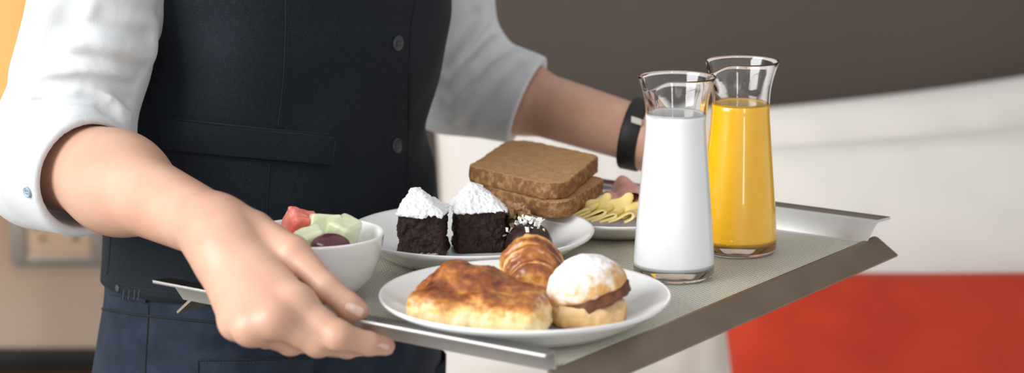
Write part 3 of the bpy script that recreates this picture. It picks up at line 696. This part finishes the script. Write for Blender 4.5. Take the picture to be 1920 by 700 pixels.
def ham(corners, seed, label, lift):
    n = 26; T = []; c = [np.array(onz(x, y, PB[2]+.0160)) for x, y in corners]; rows = []
    for i in range(n+1):
        row = []
        for j in range(n+1):
            u, v = i/n, j/n; a, b = 2*u-1, 2*v-1; a2 = a*math.sqrt(1-b*b*.35); b2 = b*math.sqrt(1-a*a*.35); u, v = (a2+1)/2, (b2+1)/2
            p = (c[0]*(1-u)+c[1]*u)*(1-v)+(c[3]*(1-u)+c[2]*u)*v
            p[2] += lift+.0045*math.sin(v*9+u*4+seed)+.003*float(vnoise(p[None], 60, seed)[0]); row.append(p)
        rows.append(row)
    mb = MB(); mb.grid(rows); mb.grid([[p-V3(0, 0, .0016) for p in r][::-1] for r in rows])
    mb.out('ham_slice', M['ham'], label=label, cat='ham', group='ham slices')
ham([(1118, 382), (1146, 352), (1240, 344), (1228, 376)], 2, 'upper pink ham slice between the bread and the milk carafe', .0045)
ham([(1125, 386), (1140, 366), (1240, 362), (1232, 388)], 5, 'lower pink ham slice behind the cheese folds', .001)

# ================================================================== carafes
def carafe(px, py, label, liquid, lm, fill, sp_ang, lname):
    p = onz(px, py, TZ); c = V3(p[0], p[1], TZ+.0001)
    root = empty('carafe', c, label, 'carafe', 'glass carafes on the tray')
    H = .1465; t = .0017
    zs = np.linspace(0, 1, 41)
    def R(z): # outer radius
        zz = z/H; pts = [(0, .0288), (.03, .0293), (.10, .0291), (.25, .0277), (.42, .0256), (.58, .0236), (.70, .0222), (.78, .0217), (.86, .0226), (.93, .0249), (1.0, .0284)]
        xs = [a for a, _ in pts]; ys = [b for _, b in pts]
        i = max(0, min(len(xs)-2, int(np.searchsorted(xs, zz))-1)); x0, x1 = xs[i], xs[i+1]; u = min(1, max(0, (zz-x0)/(x1-x0)))
        s0 = (ys[min(i+1, len(ys)-1)]-ys[max(i-1, 0)])/(xs[min(i+1, len(xs)-1)]-xs[max(i-1, 0)]); s1 = (ys[min(i+2, len(ys)-1)]-ys[i])/(xs[min(i+2, len(xs)-1)]-xs[i]); h = x1-x0
        return (2*u**3-3*u*u+1)*ys[i]+(u**3-2*u*u+u)*h*s0+(-2*u**3+3*u*u)*ys[i+1]+(u**3-u*u)*h*s1
    bz = .0075
    outer = [(0, .0006), (.012, .0004), (.0255, 0), (.0279, .0007)]+[(R(H*z), H*z) for z in zs[1:-1] if H*z > .0022]+[(R(H)-.0002, H-.0010)]
    inner = [(R(H)-.0002-t*.95, H-.0010)]+[(R(H*z)-t, H*z) for z in zs[::-1][1:] if H*z > bz+.004]+[(R(bz)-t-.0006, bz+.0026), (R(bz)-t-.003, bz+.0007), (.012, bz), (0, bz)]
    prof = outer+[(R(H)-.0001, H-.0003), (R(H)-t*.5, H+.0002), (R(H)-t*.9, H-.0003)]+inner
    def dfm(r, z, a, i):
        da = (a-sp_ang+math.pi) % (2*math.pi)-math.pi; k = smooth(H-.030, H, np.array(z)); wv = math.exp(-(da/.26)**2); sh = math.exp(-((abs(da)-.62)/.24)**2)
        return r+float(k)*(.0062*wv-.0016*sh), z-float(k)**2*(.0062*wv)
    MB().lathe(prof, c, 112, deform=dfm).out('glass_body', M['glass'], root)
    zl = fill
    lq = [(0, bz+.0001-.0003), (.012, bz-.0003), (R(bz)-t-.0028, bz+.0005), (R(bz)-.0009, bz+.0012), (R(bz)-.0002, bz+.0024)]+[(R(z)+.00006, z) for z in np.linspace(bz+.004, zl-.0012, 30)]+[(R(zl)-.0004, zl-.0002), (R(zl)-t+.0003, zl+.0006), (R(zl)-t-.0008, zl-.0002), (R(zl)-t-.003, zl-.0005), (0, zl-.0005)]
    MB().lathe(lq, c, 96).out(lname, lm, root, label=liquid)
    return root
carafe(1263, 518, 'glass carafe of white milk nearer to the pastries', 'white milk', M['milk'], .1200, math.radians(-90-42), 'milk')
carafe(1383, 471, 'glass carafe of orange juice behind the milk carafe', 'bright orange juice', M['juice'], .1145, math.radians(-90-50), 'orange_juice')

# ================================================================== the person
C0 = V3(-.198, 1.730, 0); FD = -Vv; AD = U          # facing direction, towards the person's left side
EXF = .915/.823
rowsB = [(y_, l_+22, r_-6) for y_, l_, r_ in [(-60, 205, 868), (0, 214, 858), (65, 222, 849), (150, 226, 836), (200, 222, 818), (240, 213, 806), (270, 207, 806), (300, 203, 817), (345, 197, 828), (400, 189, 836), (450, 184, 841), (515, 184, 846), (560, 176, 847), (620, 166, 847), (700, 153, 845), (760, 146, 844)]]
def body_prof(extra=0):
    zz, cx, hw = [], [], []
    for y, l, r in rowsB:
        d = ray(500, y); Yc_ = C0[1]; k = (Yc_*math.cos(PITCH)-(at(500, y, Yc_)[2]-CAMZ)*math.sin(PITCH))/FPX
        zz.append(at(500, y, Yc_)[2]); cx.append(((l+r)/2-960)*k); hw.append((r-l)/2*k)
    return np.array(zz), np.array(cx), np.array(hw)
pz, pcx, phw = body_prof()
def body_at(z):
    cx = np.interp(z, pz[::-1], pcx[::-1]); e = np.interp(z, pz[::-1], phw[::-1]); return cx, e*EXF
def smooth_at(z):
    zs = np.linspace(z-.012, z+.012, 5); q = [body_at(a) for a in zs]; return float(np.mean([a for a, _ in q])), float(np.mean([b for _, b in q]))
def loft(zlist, off, n=160, up=None, dents=None, wscale=None):
    vs = []; 
    for z in zlist:
        cx, w_ = smooth_at(z); c = V3(cx, C0[1], z)
        if wscale: w_ = wscale(z, w_)
        d_ = w_*.72
        for j in range(n):
            a = 2*math.pi*j/n; ca, sa = math.cos(a), math.sin(a); e = 2/2.25
            p = c+AD*((w_+off)*math.copysign(abs(ca)**e, ca))+FD*((d_+off)*math.copysign(abs(sa)**e, sa)); vs.append(p)
    vs = np.array(vs); k = len(zlist)
    fs = [(i*n+j, (i+1)*n+j, (i+1)*n+(j+1) % n, i*n+(j+1) % n) for i in range(k-1) for j in range(n)]
    return vs, fs
# --- arms: joints in space
SHR = C0-AD*.150+V3(.02, .03, 1.405); SHL = C0+AD*.165+V3(0, 0, 1.405)
ELR = at(104, 290, 1.585); WRR = at(402, 428, 1.392)
ELL_ = at(852, 146, 1.965); WRL = at(1210, 256, 1.80)
H_ = lambda px, py, Y: at(px, py, Y)
hR = dict(thumb=[(474, 438, 1.384, .0145), (549, 474, 1.354, .0110), (612, 539, 1.336, .0084), (655, 575, 1.331, .0082), (672, 584, 1.330, .0068)],
          index=[(556, 571, 1.312, .0105), (634, 630, 1.300, .0090), (690, 645, 1.309, .0076), (722, 649, 1.316, .0064)],
          middle=[(514, 600, 1.302, .0106), (596, 642, 1.306, .0090), (650, 650, 1.335, .0078), (690, 648, 1.355, .0066)],
          ring=[(470, 615, 1.305, .0102), (545, 640, 1.322, .0086), (600, 642, 1.352, .0074), (640, 640, 1.372, .0062)],
          little=[(444, 606, 1.322, .0094), (500, 630, 1.345, .0076), (548, 632, 1.370, .0066), (580, 630, 1.386, .0056)])
def hand_fn(h, wr, eldir, kM=.012, thumb_root=.0135, wrr=.0215, side=None):
    F = {k: [(H_(x, y, Y), r) for x, y, Y, r in v] for k, v in h.items()}
    def fn(P):
        palm = None
        for k in ('index', 'middle', 'ring', 'little'):
            m0, r0 = F[k][0]; s = wr+(m0-wr)*.16
            d = rc(P, s, m0, .0165, r0*1.10); palm = d if palm is None else smin(palm, d, kM)
        palm = smin(palm, rc(P, wr, wr+(F['middle'][0][0]-wr)*.25, wrr, .0200), .016)
        t = F['thumb']; th = rc(P, wr+(t[0][0]-wr)*.5, t[0][0], .0165, t[0][1])
        for (a, ra), (b, rb) in zip(t[:-1], t[1:]): th = smin(th, rc(P, a, b, ra, rb), .0035)
        palm = smin(palm, rc(P, t[0][0], F['index'][0][0]*.45+t[0][0]*.55, t[0][1]*.75, .0070), .010)
        d = smin(palm, th, .0045); fing = None
        for k in ('index', 'middle', 'ring', 'little'):
            ch = F[k]; g = None
            for (a, ra), (b, rb) in zip(ch[:-1], ch[1:]):
                e = rc(P, a, b, ra*.97, rb); g = e if g is None else smin(g, e, .0030)
            g = smin(g, np.linalg.norm(P-ch[1][0], axis=-1)-ch[1][1]*1.00, .004)
            fing = g if fing is None else smin(fing, g, .0014)
        d = smin(d, fing, .0060)
        for k in ('index', 'middle', 'ring', 'little'):
            m0, r0 = F[k][0]; nd = nrm(CAM-m0)*.55+V3(0, 0, .6); d = smin(d, np.linalg.norm(P-(m0+nd*.0022), axis=-1)-r0*.88, .009)
        return d
    return fn
handR = hand_fn(hR, WRR, None)
fdR = nrm(WRR-ELR); fdL = nrm(WRL-ELL_)
def armR(P):
    m1 = ELR+(WRR-ELR)*.42
    f = smin(rc(P, ELR, m1, .0380, .0312), rc(P, m1, WRR+fdR*.006, .0312, .0215), .03)
    return smin(f, rc(P, SHR, ELR, .050, .036), .02)
hL = dict(thumb=[(1258, 300, 1.775, .0150), (1290, 318, 1.752, .0118), (1306, 345, 1.742, .0088), (1312, 362, 1.738, .0082), (1315, 372, 1.736, .0068)],
          index=[(1300, 326, 1.800, .0105), (1316, 372, 1.795, .0090), (1306, 398, 1.775, .0076), (1296, 405, 1.762, .0064)],
          middle=[(1298, 322, 1.820, .0106), (1316, 372, 1.815, .0090), (1304, 400, 1.795, .0076), (1294, 406, 1.780, .0066)],
          ring=[(1290, 322, 1.838, .0102), (1308, 370, 1.835, .0086), (1296, 396, 1.815, .0074), (1288, 402, 1.800, .0062)],
          little=[(1280, 324, 1.854, .0094), (1296, 364, 1.852, .0076), (1288, 386, 1.835, .0066), (1280, 392, 1.822, .0056)])
handL = hand_fn(hL, WRL, None)
def armL(P):
    m1 = ELL_+(WRL-ELL_)*.35
    f = smin(rc(P, ELL_, m1, .0300, .0296), rc(P, m1, WRL, .0296, .0246), .02); f = smin(f, rc(P, WRL, WRL+fdL*.01, .0240, .0220), .01)
    return smin(f, rc(P, SHL, ELL_, .042, .030), .012)
aR = bounded(armR, (SHR+WRR)/2, .34); aL = bounded(armL, (SHL+WRL)/2, .34)
hRb = bounded(handR, at(540, 530, 1.33), .115); hLb = bounded(handL, at(1285, 330, 1.80), .10)
NECK = C0+V3(0, 0, 1.46); HEAD = C0+FD*.03+V3(0, 0, 1.635)
def torso(P):
    d = ell(P, C0+V3(0, 0, 1.24), (AD, FD, Zz), (.125, .080, .26)); d = smin(d, rc(P, SHR, SHL, .045, .045), .05)
    d = smin(d, rc(P, NECK-V3(0, 0, .06), HEAD, .055, .048), .03)
    d = smin(d, ell(P, HEAD+FD*.005, (AD, FD, Zz), (.074, .092, .112)), .02); d = smin(d, rc(P, HEAD+FD*.098+V3(0, 0, .01), HEAD+FD*.112-V3(0, 0, .018), .006, .012), .008)
    for s in (-1, 1): d = smin(d, ell(P, HEAD+AD*s*.077-FD*.005, (AD, FD, Zz), (.010, .02, .032)), .006)
    return smin(d, ell(P, C0+V3(0, 0, .98), (AD, FD, Zz), (.13, .085, .10)), .05)
tb = bounded(torso, C0+V3(0, 0, 1.32), .47)
def body_fn(P):
    d = smin(smin(aR(P), hRb(P), .010), smin(aL(P), hLb(P), .010), .0005)
    return smin(d, tb(P), .02)
bv, bf = sdf_mesh(body_fn, V3(-.52, 1.20, .86), V3(.28, 2.08, 1.80), .0021)
person = make('person', bv, bf, M['skin'], origin=(C0[0], C0[1], 0), label='person in a white shirt and dark vest holding the tray with both hands', cat='person')
ptree = bvh(person)
patch(ptree, [(644, 578), (654, 566), (684, 580), (676, 597)], 10, 8, .0004, .0012, 'fingernail', M['nail'], person, round_=.55, bulge=.0005)
patch(ptree, [(705, 649), (716, 643), (731, 648), (727, 657)], 8, 6, .0004, .0012, 'fingernail', M['nail'], person, round_=.55, bulge=.0004)
# hair and face, above the frame
hv, hf = sdf_mesh(lambda P: smax(smin(ell(P, HEAD-FD*.012+V3(0, 0, .012), (AD, FD, Zz), (.086, .100, .118)), np.linalg.norm(P-(HEAD-FD*.115+V3(0, 0, .03)), axis=-1)-.04, .02), smax((P-HEAD)@FD-.045, .03-(P-HEAD)[..., 2]*1.0-.09, .02), .02), HEAD-.19, HEAD+.19, .006)
make('hair', hv, hf, M['hair'], person)
for s in (-1, 1):
    e = HEAD+AD*s*.031+FD*.088+V3(0, 0, .008); MB().lathe([(.0115*math.cos(a), .0115*math.sin(a)) for a in np.linspace(-1.57, 1.57, 10)], e, 16).out('eye', M['ceramic'], person)
MB().tube([HEAD+AD*x*.022+FD*(.094-abs(x)*.006)+V3(0, 0, -.052) for x in np.linspace(-1, 1, 7)], .0045, 8).out('mouth', M['nail'], person)

# --- shirt
CFR = ELR+(at(168, 332, 1.528)-ELR)*1.0; dR = nrm(fdR*.9+V3(0.05, 0, -.02)); CFL = ELL_+(WRL-ELL_)*.405; dL = nrm(V3(1, -.22, -.42))
def fold_pts(fn, pl, Y0): return [trace(fn, x, y, Y0) for x, y in pl]
def sleeve_base_R(P):
    up = rc(P, SHR, ELR+V3(.006, 0, 0), .056, .0490); d = smin(up, rc(P, ELR-fdR*.006, CFR, .050, .0440), .022)
    d = smin(d, rc(P, ELR+V3(-.012, .0, -.008), CFR-dR*.02, .047, .044), .01)
    return d
def polyd(P, pts):
    d = None
    for a, b in zip(pts[:-1], pts[1:]):
        e = rc(P, a, b, 0, 0); d = e if d is None else np.minimum(d, e)
    return d
VR = [([(272, 66), (235, 62), (185, 50), (140, 52)], .010, .0042), ([(262, 132), (222, 116), (170, 108), (120, 110)], .009, .0036), ([(250, 158), (205, 156), (150, 150), (90, 158)], .007, .0030),
      ([(242, 190), (212, 168), (175, 160), (110, 162), (50, 168)], .007, .0045), ([(232, 236), (210, 204), (178, 184), (120, 184), (45, 198), (-10, 225)], .0055, .0050), ([(215, 225), (190, 190), (160, 175)], .005, .003),
      ([(300, 20), (250, 22), (200, 15)], .010, .003), ([(150, -10), (120, 40), (100, 90)], .012, .0025)]
RR = [([(278, 98), (240, 90), (190, 82), (130, 84)], .012, .0040), ([(250, 146), (212, 138), (160, 130), (100, 136)], .010, .0030), ([(238, 214), (214, 184), (180, 170), (120, 172), (60, 182)], .007, .0034), ([(284, 40), (230, 38), (170, 30)], .012, .003), ([(80, 20), (55, 80), (30, 130)], .013, .003)]
VRp = [(fold_pts(sleeve_base_R, a, 1.35), s, k) for a, s, k in VR]; RRp = [(fold_pts(sleeve_base_R, a, 1.35), s, k) for a, s, k in RR]
def sleeveR(P):
    d = sleeve_base_R(P)
    for pts, s, k in VRp: d = d+1.6*k*np.exp(-(polyd(P, pts)/(s*.85))**2)
    for pts, s, k in RRp: d = d-1.5*k*np.exp(-(polyd(P, pts)/s)**2)
    d = d+.0018*vnoise(P, 38, 5)
    t = (P-CFR)@dR; L = .052
    band = rc(P, CFR-dR*L, CFR+dR*.01, .0500, .0438); bandc = smax(smax(band, t, .0035), -t-L+.006*vnoise(P, 22, 8), .0025)
    d = smax(d, t+.004, .002); d = smin(d, bandc, .0016)
    hole = rc(P, CFR-dR*.030, CFR+dR*.05, .0380, .0398)
    return smax(d, -hole, .0035)
def sleeve_base_L(P):
    d = smin(rc(P, SHL, ELL_, .054, .0475), rc(P, ELL_, CFL+fdL*.03, .0515, .0390), .02); return d
VL = [([(835, 120), (868, 70), (893, 30)], .009, .0035), ([(838, 165), (880, 105), (916, 60)], .008, .0038), ([(842, 205), (890, 145), (955, 92)], .008, .0034), ([(870, 235), (910, 185), (965, 122)], .009, .0022), ([(905, 245), (940, 205), (985, 150)], .010, .0015)]
RL = [([(836, 142), (872, 88), (905, 45)], .009, .0035), ([(840, 188), (884, 125), (935, 76)], .009, .0035), ([(850, 222), (900, 165), (960, 106)], .009, .0025)]
VLp = [(fold_pts(sleeve_base_L, a, 1.65), s, k) for a, s, k in VL]; RLp = [(fold_pts(sleeve_base_L, a, 1.65), s, k) for a, s, k in RL]
def sleeveL(P):
    d = sleeve_base_L(P)
    for pts, s, k in VLp: d = d+1.6*k*np.exp(-(polyd(P, pts)/(s*.85))**2)
    for pts, s, k in RLp: d = d-1.5*k*np.exp(-(polyd(P, pts)/s)**2)
    d = d+.0015*vnoise(P, 38, 6)
    t = (P-CFL)@dL; d = smax(d, t, .0035); hole = rc(P, CFL-fdL*.018, CFL+fdL*.08, .0322, .0340)
    return smax(d, -hole, .0035)
sRb = bounded(sleeveR, (SHR+CFR)/2, .30); sLb = bounded(sleeveL, (SHL+CFL)/2, .32)
def shirt_fn(P):
    q = P-C0; tor = ell(P, C0+V3(0, 0, 1.25), (AD, FD, Zz), (.134, .088, .27)); tor = smin(tor, rc(P, SHR, SHL, .056, .056), .05)
    tor = smax(smin(tor, rc(P, NECK-V3(0, 0, .05), NECK+V3(0, 0, .03), .066, .064), .02), P[..., 2]-1.49, .003)
    tor = smax(tor, 1.17-P[..., 2], .004)
    return smin(smin(sRb(P), sLb(P), .0005), tor, .02)
sv, sf = sdf_mesh(shirt_fn, V3(-.54, 1.40, .97), V3(.12, 2.10, 1.52), .0025)
shirt = make('shirt', sv, sf, M['shirt'], person); stree = bvh(shirt)
def disc_button(tree, px, py, r, m, parent, mh, name='button', tilt=None):
    l, n = hit(tree, px, py)
    if l is None: return
    x = nrm(np.cross(V3(0, 0, 1), n)); y = np.cross(n, x); A = (x, y, n)
    mb = MB().lathe([(0, -.0004), (r*.96, -.0004), (r, .0006), (r*.97, .0017), (r*.86, .0021), (r*.74, .0015), (0, .0013)], l, 32, ax=A); nb_ = len(mb.f)
    for sx in (-1, 1):
        for sy in (-1, 1): mb.lathe([(0, .0008), (r*.13, .0008), (r*.13, .00145), (0, .00150)], l+x*sx*r*.24+y*sy*r*.24, 10, ax=A)
    b = mb.out(name, [m, mh], parent)
    for p in b.data.polygons: p.material_index = 1 if p.index >= nb_ else 0
disc_button(stree, 53, 360, .0042, mat('shirt_button', (.30, .40, .48), .3), shirt, M['black'])

# --- vest
hemz = at(188, 478, C0[1])[2]
zl = list(np.arange(hemz-.004, 1.20, .0045))
vv, vf = loft(zl, .004)
def vest_dents(v):
    # soft hollows and swells of the cloth, at points on the body
    for (px, py, Yd, rad, amt) in [(440, 110, 1.57, .055, .006), (600, 120, 1.60, .040, -.007), (330, 120, 1.56, .04, -.006), (620, 270, 1.60, .035, .005), (690, 200, 1.62, .04, -.005), (420, 330, 1.56, .05, -.004), (560, 200, 1.58, .03, -.003)]:
        c = at(px, py, Yd+.045); g = np.exp(-(((v-c)/rad)**2).sum(-1)); v = v+(g*amt*2.4)[:, None]*nrm(V3(-.35, -.9, .1))
    cxy = np.stack([np.interp(v[:, 2], pz[::-1], pcx[::-1]), np.full(len(v), C0[1]), v[:, 2]], -1); rad = v-cxy; rad /= np.linalg.norm(rad, axis=-1, keepdims=True)
    return v+rad*(.0014*vnoise(v, 22, 4)+.0008*np.sin(v[:, 2]*95+vnoise(v, 14, 2)*3))[:, None]*1.0
vv = vest_dents(vv)
n_ = 160; k_ = len(zl)
# shoulders: close the vest over the chest, open at neck and arms
zt_ = list(np.linspace(1.20, 1.42, 16)); top_rows = []
for i, z in enumerate(zt_):
    t = i/15; cx, w_ = smooth_at(1.19); w_ = w_*(1+.02*math.sin(t*3))*(1-.22*t**2.2); d_ = w_*.72*(1-.18*t)
    for j in range(n_):
        a = 2*math.pi*j/n_; ca, sa = math.cos(a), math.sin(a); e = 2/2.25
        top_rows.append(V3(cx, C0[1], z)+AD*((w_+.004)*math.copysign(abs(ca)**e, ca))+FD*((d_+.004)*math.copysign(abs(sa)**e, sa)))
allv = np.concatenate([vv, np.array(top_rows)]); kk = k_+16
af = [(i*n_+j, (i+1)*n_+j, (i+1)*n_+(j+1) % n_, i*n_+(j+1) % n_) for i in range(kk-1) for j in range(n_)]
vest = make('vest', allv, af, M['vest'], person); sd = vest.modifiers.new('cloth', 'SOLIDIFY'); sd.thickness = .0022; sd.offset = -1
vtree = bvh(vest)
for bx, byy in ((745, 81), (743, 274)): disc_button(vtree, bx, byy, .0064, M['button'], vest, M['black'])
patch(vtree, [(304, 223), (627, 256), (621, 308), (307, 279)], 30, 6, .0042, .001, 'pocket_welt', M['vest'], vest, bulge=.0008)
seam(vtree, [(306, 281), (400, 291), (500, 302), (620, 310)], .0011, 'pocket_seam', M['seam'], vest, lift=-.0002)
seam(vtree, [(303, 221), (400, 231), (500, 242), (627, 254)], .0012, 'pocket_opening', M['seam'], vest, lift=.0006)
seam(vtree, [(536, -20), (535, 60), (531, 150), (521, 242)], .0007, 'princess_seam', M['seam'], vest, lift=.0001)
seam(vtree, [(506, 306), (503, 345), (500, 400), (498, 470)], .0007, 'princess_seam', M['seam'], vest, lift=.0001)
seam(vtree, [(540, -20), (539, 60), (535, 150), (525, 242)], .00026, 'topstitching', M['stitch'], vest, lift=.0001, dash=.0010)
seam(vtree, [(782, -20), (770, 60), (767, 150), (766, 250), (764, 330), (762, 420)], .0008, 'front_edge', M['seam'], vest, lift=.0002)
seam(vtree, [(716, 80), (722, 79), (728, 78)], .0006, 'buttonhole', M['seam'], vest, lift=.0002)
seam(vtree, [(716, 277), (722, 276), (728, 275)], .0006, 'buttonhole', M['seam'], vest, lift=.0002)
seam(vtree, [(208, 440), (205, 480), (201, 515)], .0009, 'side_seam', M['seam'], vest, lift=.0001)
seam(vtree, [(622, 262), (619, 285), (616, 304)], .00028, 'topstitching', M['stitch'], vest, lift=.0046, dash=.0010)
seam(vtree, [(196, 513), (235, 535), (300, 546), (420, 558)], .00026, 'topstitching', M['stitch'], vest, lift=.0001, dash=.0010)

# --- trousers
zt2 = list(np.arange(.80, hemz+.016, .005)); tv, tf = loft(zt2, .0005, dents=None)
tv = tv+(.0012*vnoise(tv, 26, 9))[:, None]*nrm(V3(-.2, -1, 0))
tm = MB(); tm.add(tv, tf)
for s in (-1, 1):
    cx, w_ = smooth_at(.82); rows = []
    for z, wr_, dr_, oy in ((.86, .088, .106, .0), (.74, .086, .100, 0), (.50, .064, .072, .0), (.30, .058, .064, -.005), (.09, .060, .062, -.005), (.03, .062, .064, -.004)):
        c = V3(cx, C0[1], z)+AD*s*(.082+(.86-z)*.012)+FD*oy
        rows.append([c+AD*wr_*math.cos(2*math.pi*j/40)+FD*dr_*math.sin(2*math.pi*j/40) for j in range(41)])
    tm.grid(rows)
trousers = tm.out('trousers', M['trouser'], person); sd = trousers.modifiers.new('cloth', 'SOLIDIFY'); sd.thickness = .002; sd.offset = -1
ttree = bvh(trousers)
band = patch(ttree, [(184, 540), (480, 580), (480, 612), (176, 574)], 30, 5, .0016, .001, 'waistband', M['trouser'], trousers)
seam(ttree, [(176, 576), (240, 588), (300, 595), (425, 607), (520, 612)], .0010, 'waist_seam', M['seam'], trousers, lift=.0002)
seam(ttree, [(279, 572), (277, 620), (274, 660), (272, 715)], .0009, 'side_seam', M['seam'], trousers, lift=.0001)
tab = patch(ttree, [(206, 535), (280, 549), (278, 567), (204, 549)], 14, 4, .0034, .001, 'adjuster_tab', M['trouser'], trousers, bulge=.0006)
for x in (240, 250, 260, 268): seam(ttree, [(x, 543), (x-1, 553), (x-2, 562)], .0008, 'tab_pleat', M['stitch'], trousers, lift=.0036)
patch(ttree, [(372, 676), (586, 670), (586, 740), (372, 745)], 20, 8, .0022, .001, 'pocket_flap', M['trouser'], trousers)
seam(ttree, [(374, 676), (440, 675), (520, 672), (584, 671)], .0006, 'pocket_edge', M['seam'], trousers, lift=.0024)
seam(ttree, [(376, 681), (440, 680), (520, 677), (584, 676)], .00026, 'topstitching', M['stitch'], trousers, lift=.0024, dash=.0010)
seam(ttree, [(373, 676), (373, 690), (372, 712)], .0006, 'pocket_edge', M['seam'], trousers, lift=.0024)
seam(ttree, [(158, 668), (164, 685), (170, 700), (176, 715)], .0010, 'side_pocket', M['seam'], trousers, lift=.0002)
l_, nn_ = hit(ttree, 229, 540)
if l_ is not None:
    x_ = nrm(np.cross(V3(0, 0, 1), nn_)); MB().lathe([(0, 0), (.0030, 0), (.0030, .0010), (.0025, .0013), (0, .0010)], l_+nn_*.0036, 24, ax=(x_, np.cross(nn_, x_), nn_)).out('button', M['button'], trousers)
# --- shoes
for s in (-1, 1):
    c = V3(smooth_at(.82)[0], C0[1], 0)+AD*s*.075
    fn = lambda P, c=c: smax(smin(ell(P, c+FD*.085+V3(0, 0, .028), (AD, FD, Zz), (.045, .115, .038)), rc(P, c-FD*.03+V3(0, 0, .04), c+V3(0, 0, .075), .040, .036), .03), .0005-P[..., 2], .002)
    v, f = sdf_mesh(fn, c-V3(.22, .22, .02), c+V3(.22, .22, .13), .006); make('shoe', v, f, M['shoe'], person)
# --- wristwatch
def watch():
    c = at(1193, 259, 1.806); ax = nrm(V3(1, -.32, -.20)); up = nrm(V3(0, 0, 1)-ax*ax[2]); sd_ = np.cross(up, ax); A = (up, sd_, ax)
    rw = []
    an = 2*math.pi*np.arange(48)/48; dd = np.outer(np.cos(an), up)+np.outer(np.sin(an), sd_); rw = np.zeros(48)   # ring fitted on the arm
    for _ in range(30): rw = rw-body_fn(c+dd*rw[:, None])
    def ring(z0, z1, th): return [(z0, 0), (z0, th), (z1, th), (z1, 0)]
    prof = [(-.0080, -.002), (-.0080, .0028), (-.0068, .0036), (.0068, .0036), (.0080, .0028), (.0080, -.002)]
    vs = []; fs = []; k = len(prof)
    for j in range(48):
        a = 2*math.pi*j/48; d = up*math.cos(a)+sd_*math.sin(a)
        for z, o in prof: vs.append(c+d*(rw[j]+o-.0004*z/.0095)+ax*z)
    for j in range(48):
        for i in range(k-1): fs.append((j*k+i, j*k+i+1, ((j+1) % 48)*k+i+1, ((j+1) % 48)*k+i))
    root = make('wristwatch', vs, fs, M['leather'], person)
    wt = bvh(root)
    patch(wt, [(1184, 220), (1209, 228), (1209, 239), (1184, 231)], 6, 4, .0022, .0005, 'buckle', M['chrome'], root)
    for i, (x, y) in enumerate(((1182, 258), (1180, 272), (1179, 286))):
        l, n = hit(wt, x, y)
        if l is not None:
            q = nrm(np.cross(V3(0, 0, 1), n)); MB().lathe([(0, 0), (.0010, 0), (.0010, .0003), (0, .0003)], l, 10, ax=(q, np.cross(n, q), n)).out('strap_hole', M['black'], root)
    cc = c+up*0+(-sd_)*(-(rw[12]+.004)); cc = c+sd_*(rw[12]+.0045) if (sd_@V3(0, 1, 0)) > 0 else c-sd_*(rw[36]+.0045); nn = nrm(cc-c)
    MB().lathe([(0, -.003), (.015, -.003), (.0165, -.001), (.0165, .003), (.0145, .0045), (0, .0045)], cc, 40, ax=(up, ax, nn)).out('watch_case', M['chrome'], root)
watch()
for o in list(bpy.data.objects):
    if '_org' in o: del o['_org']
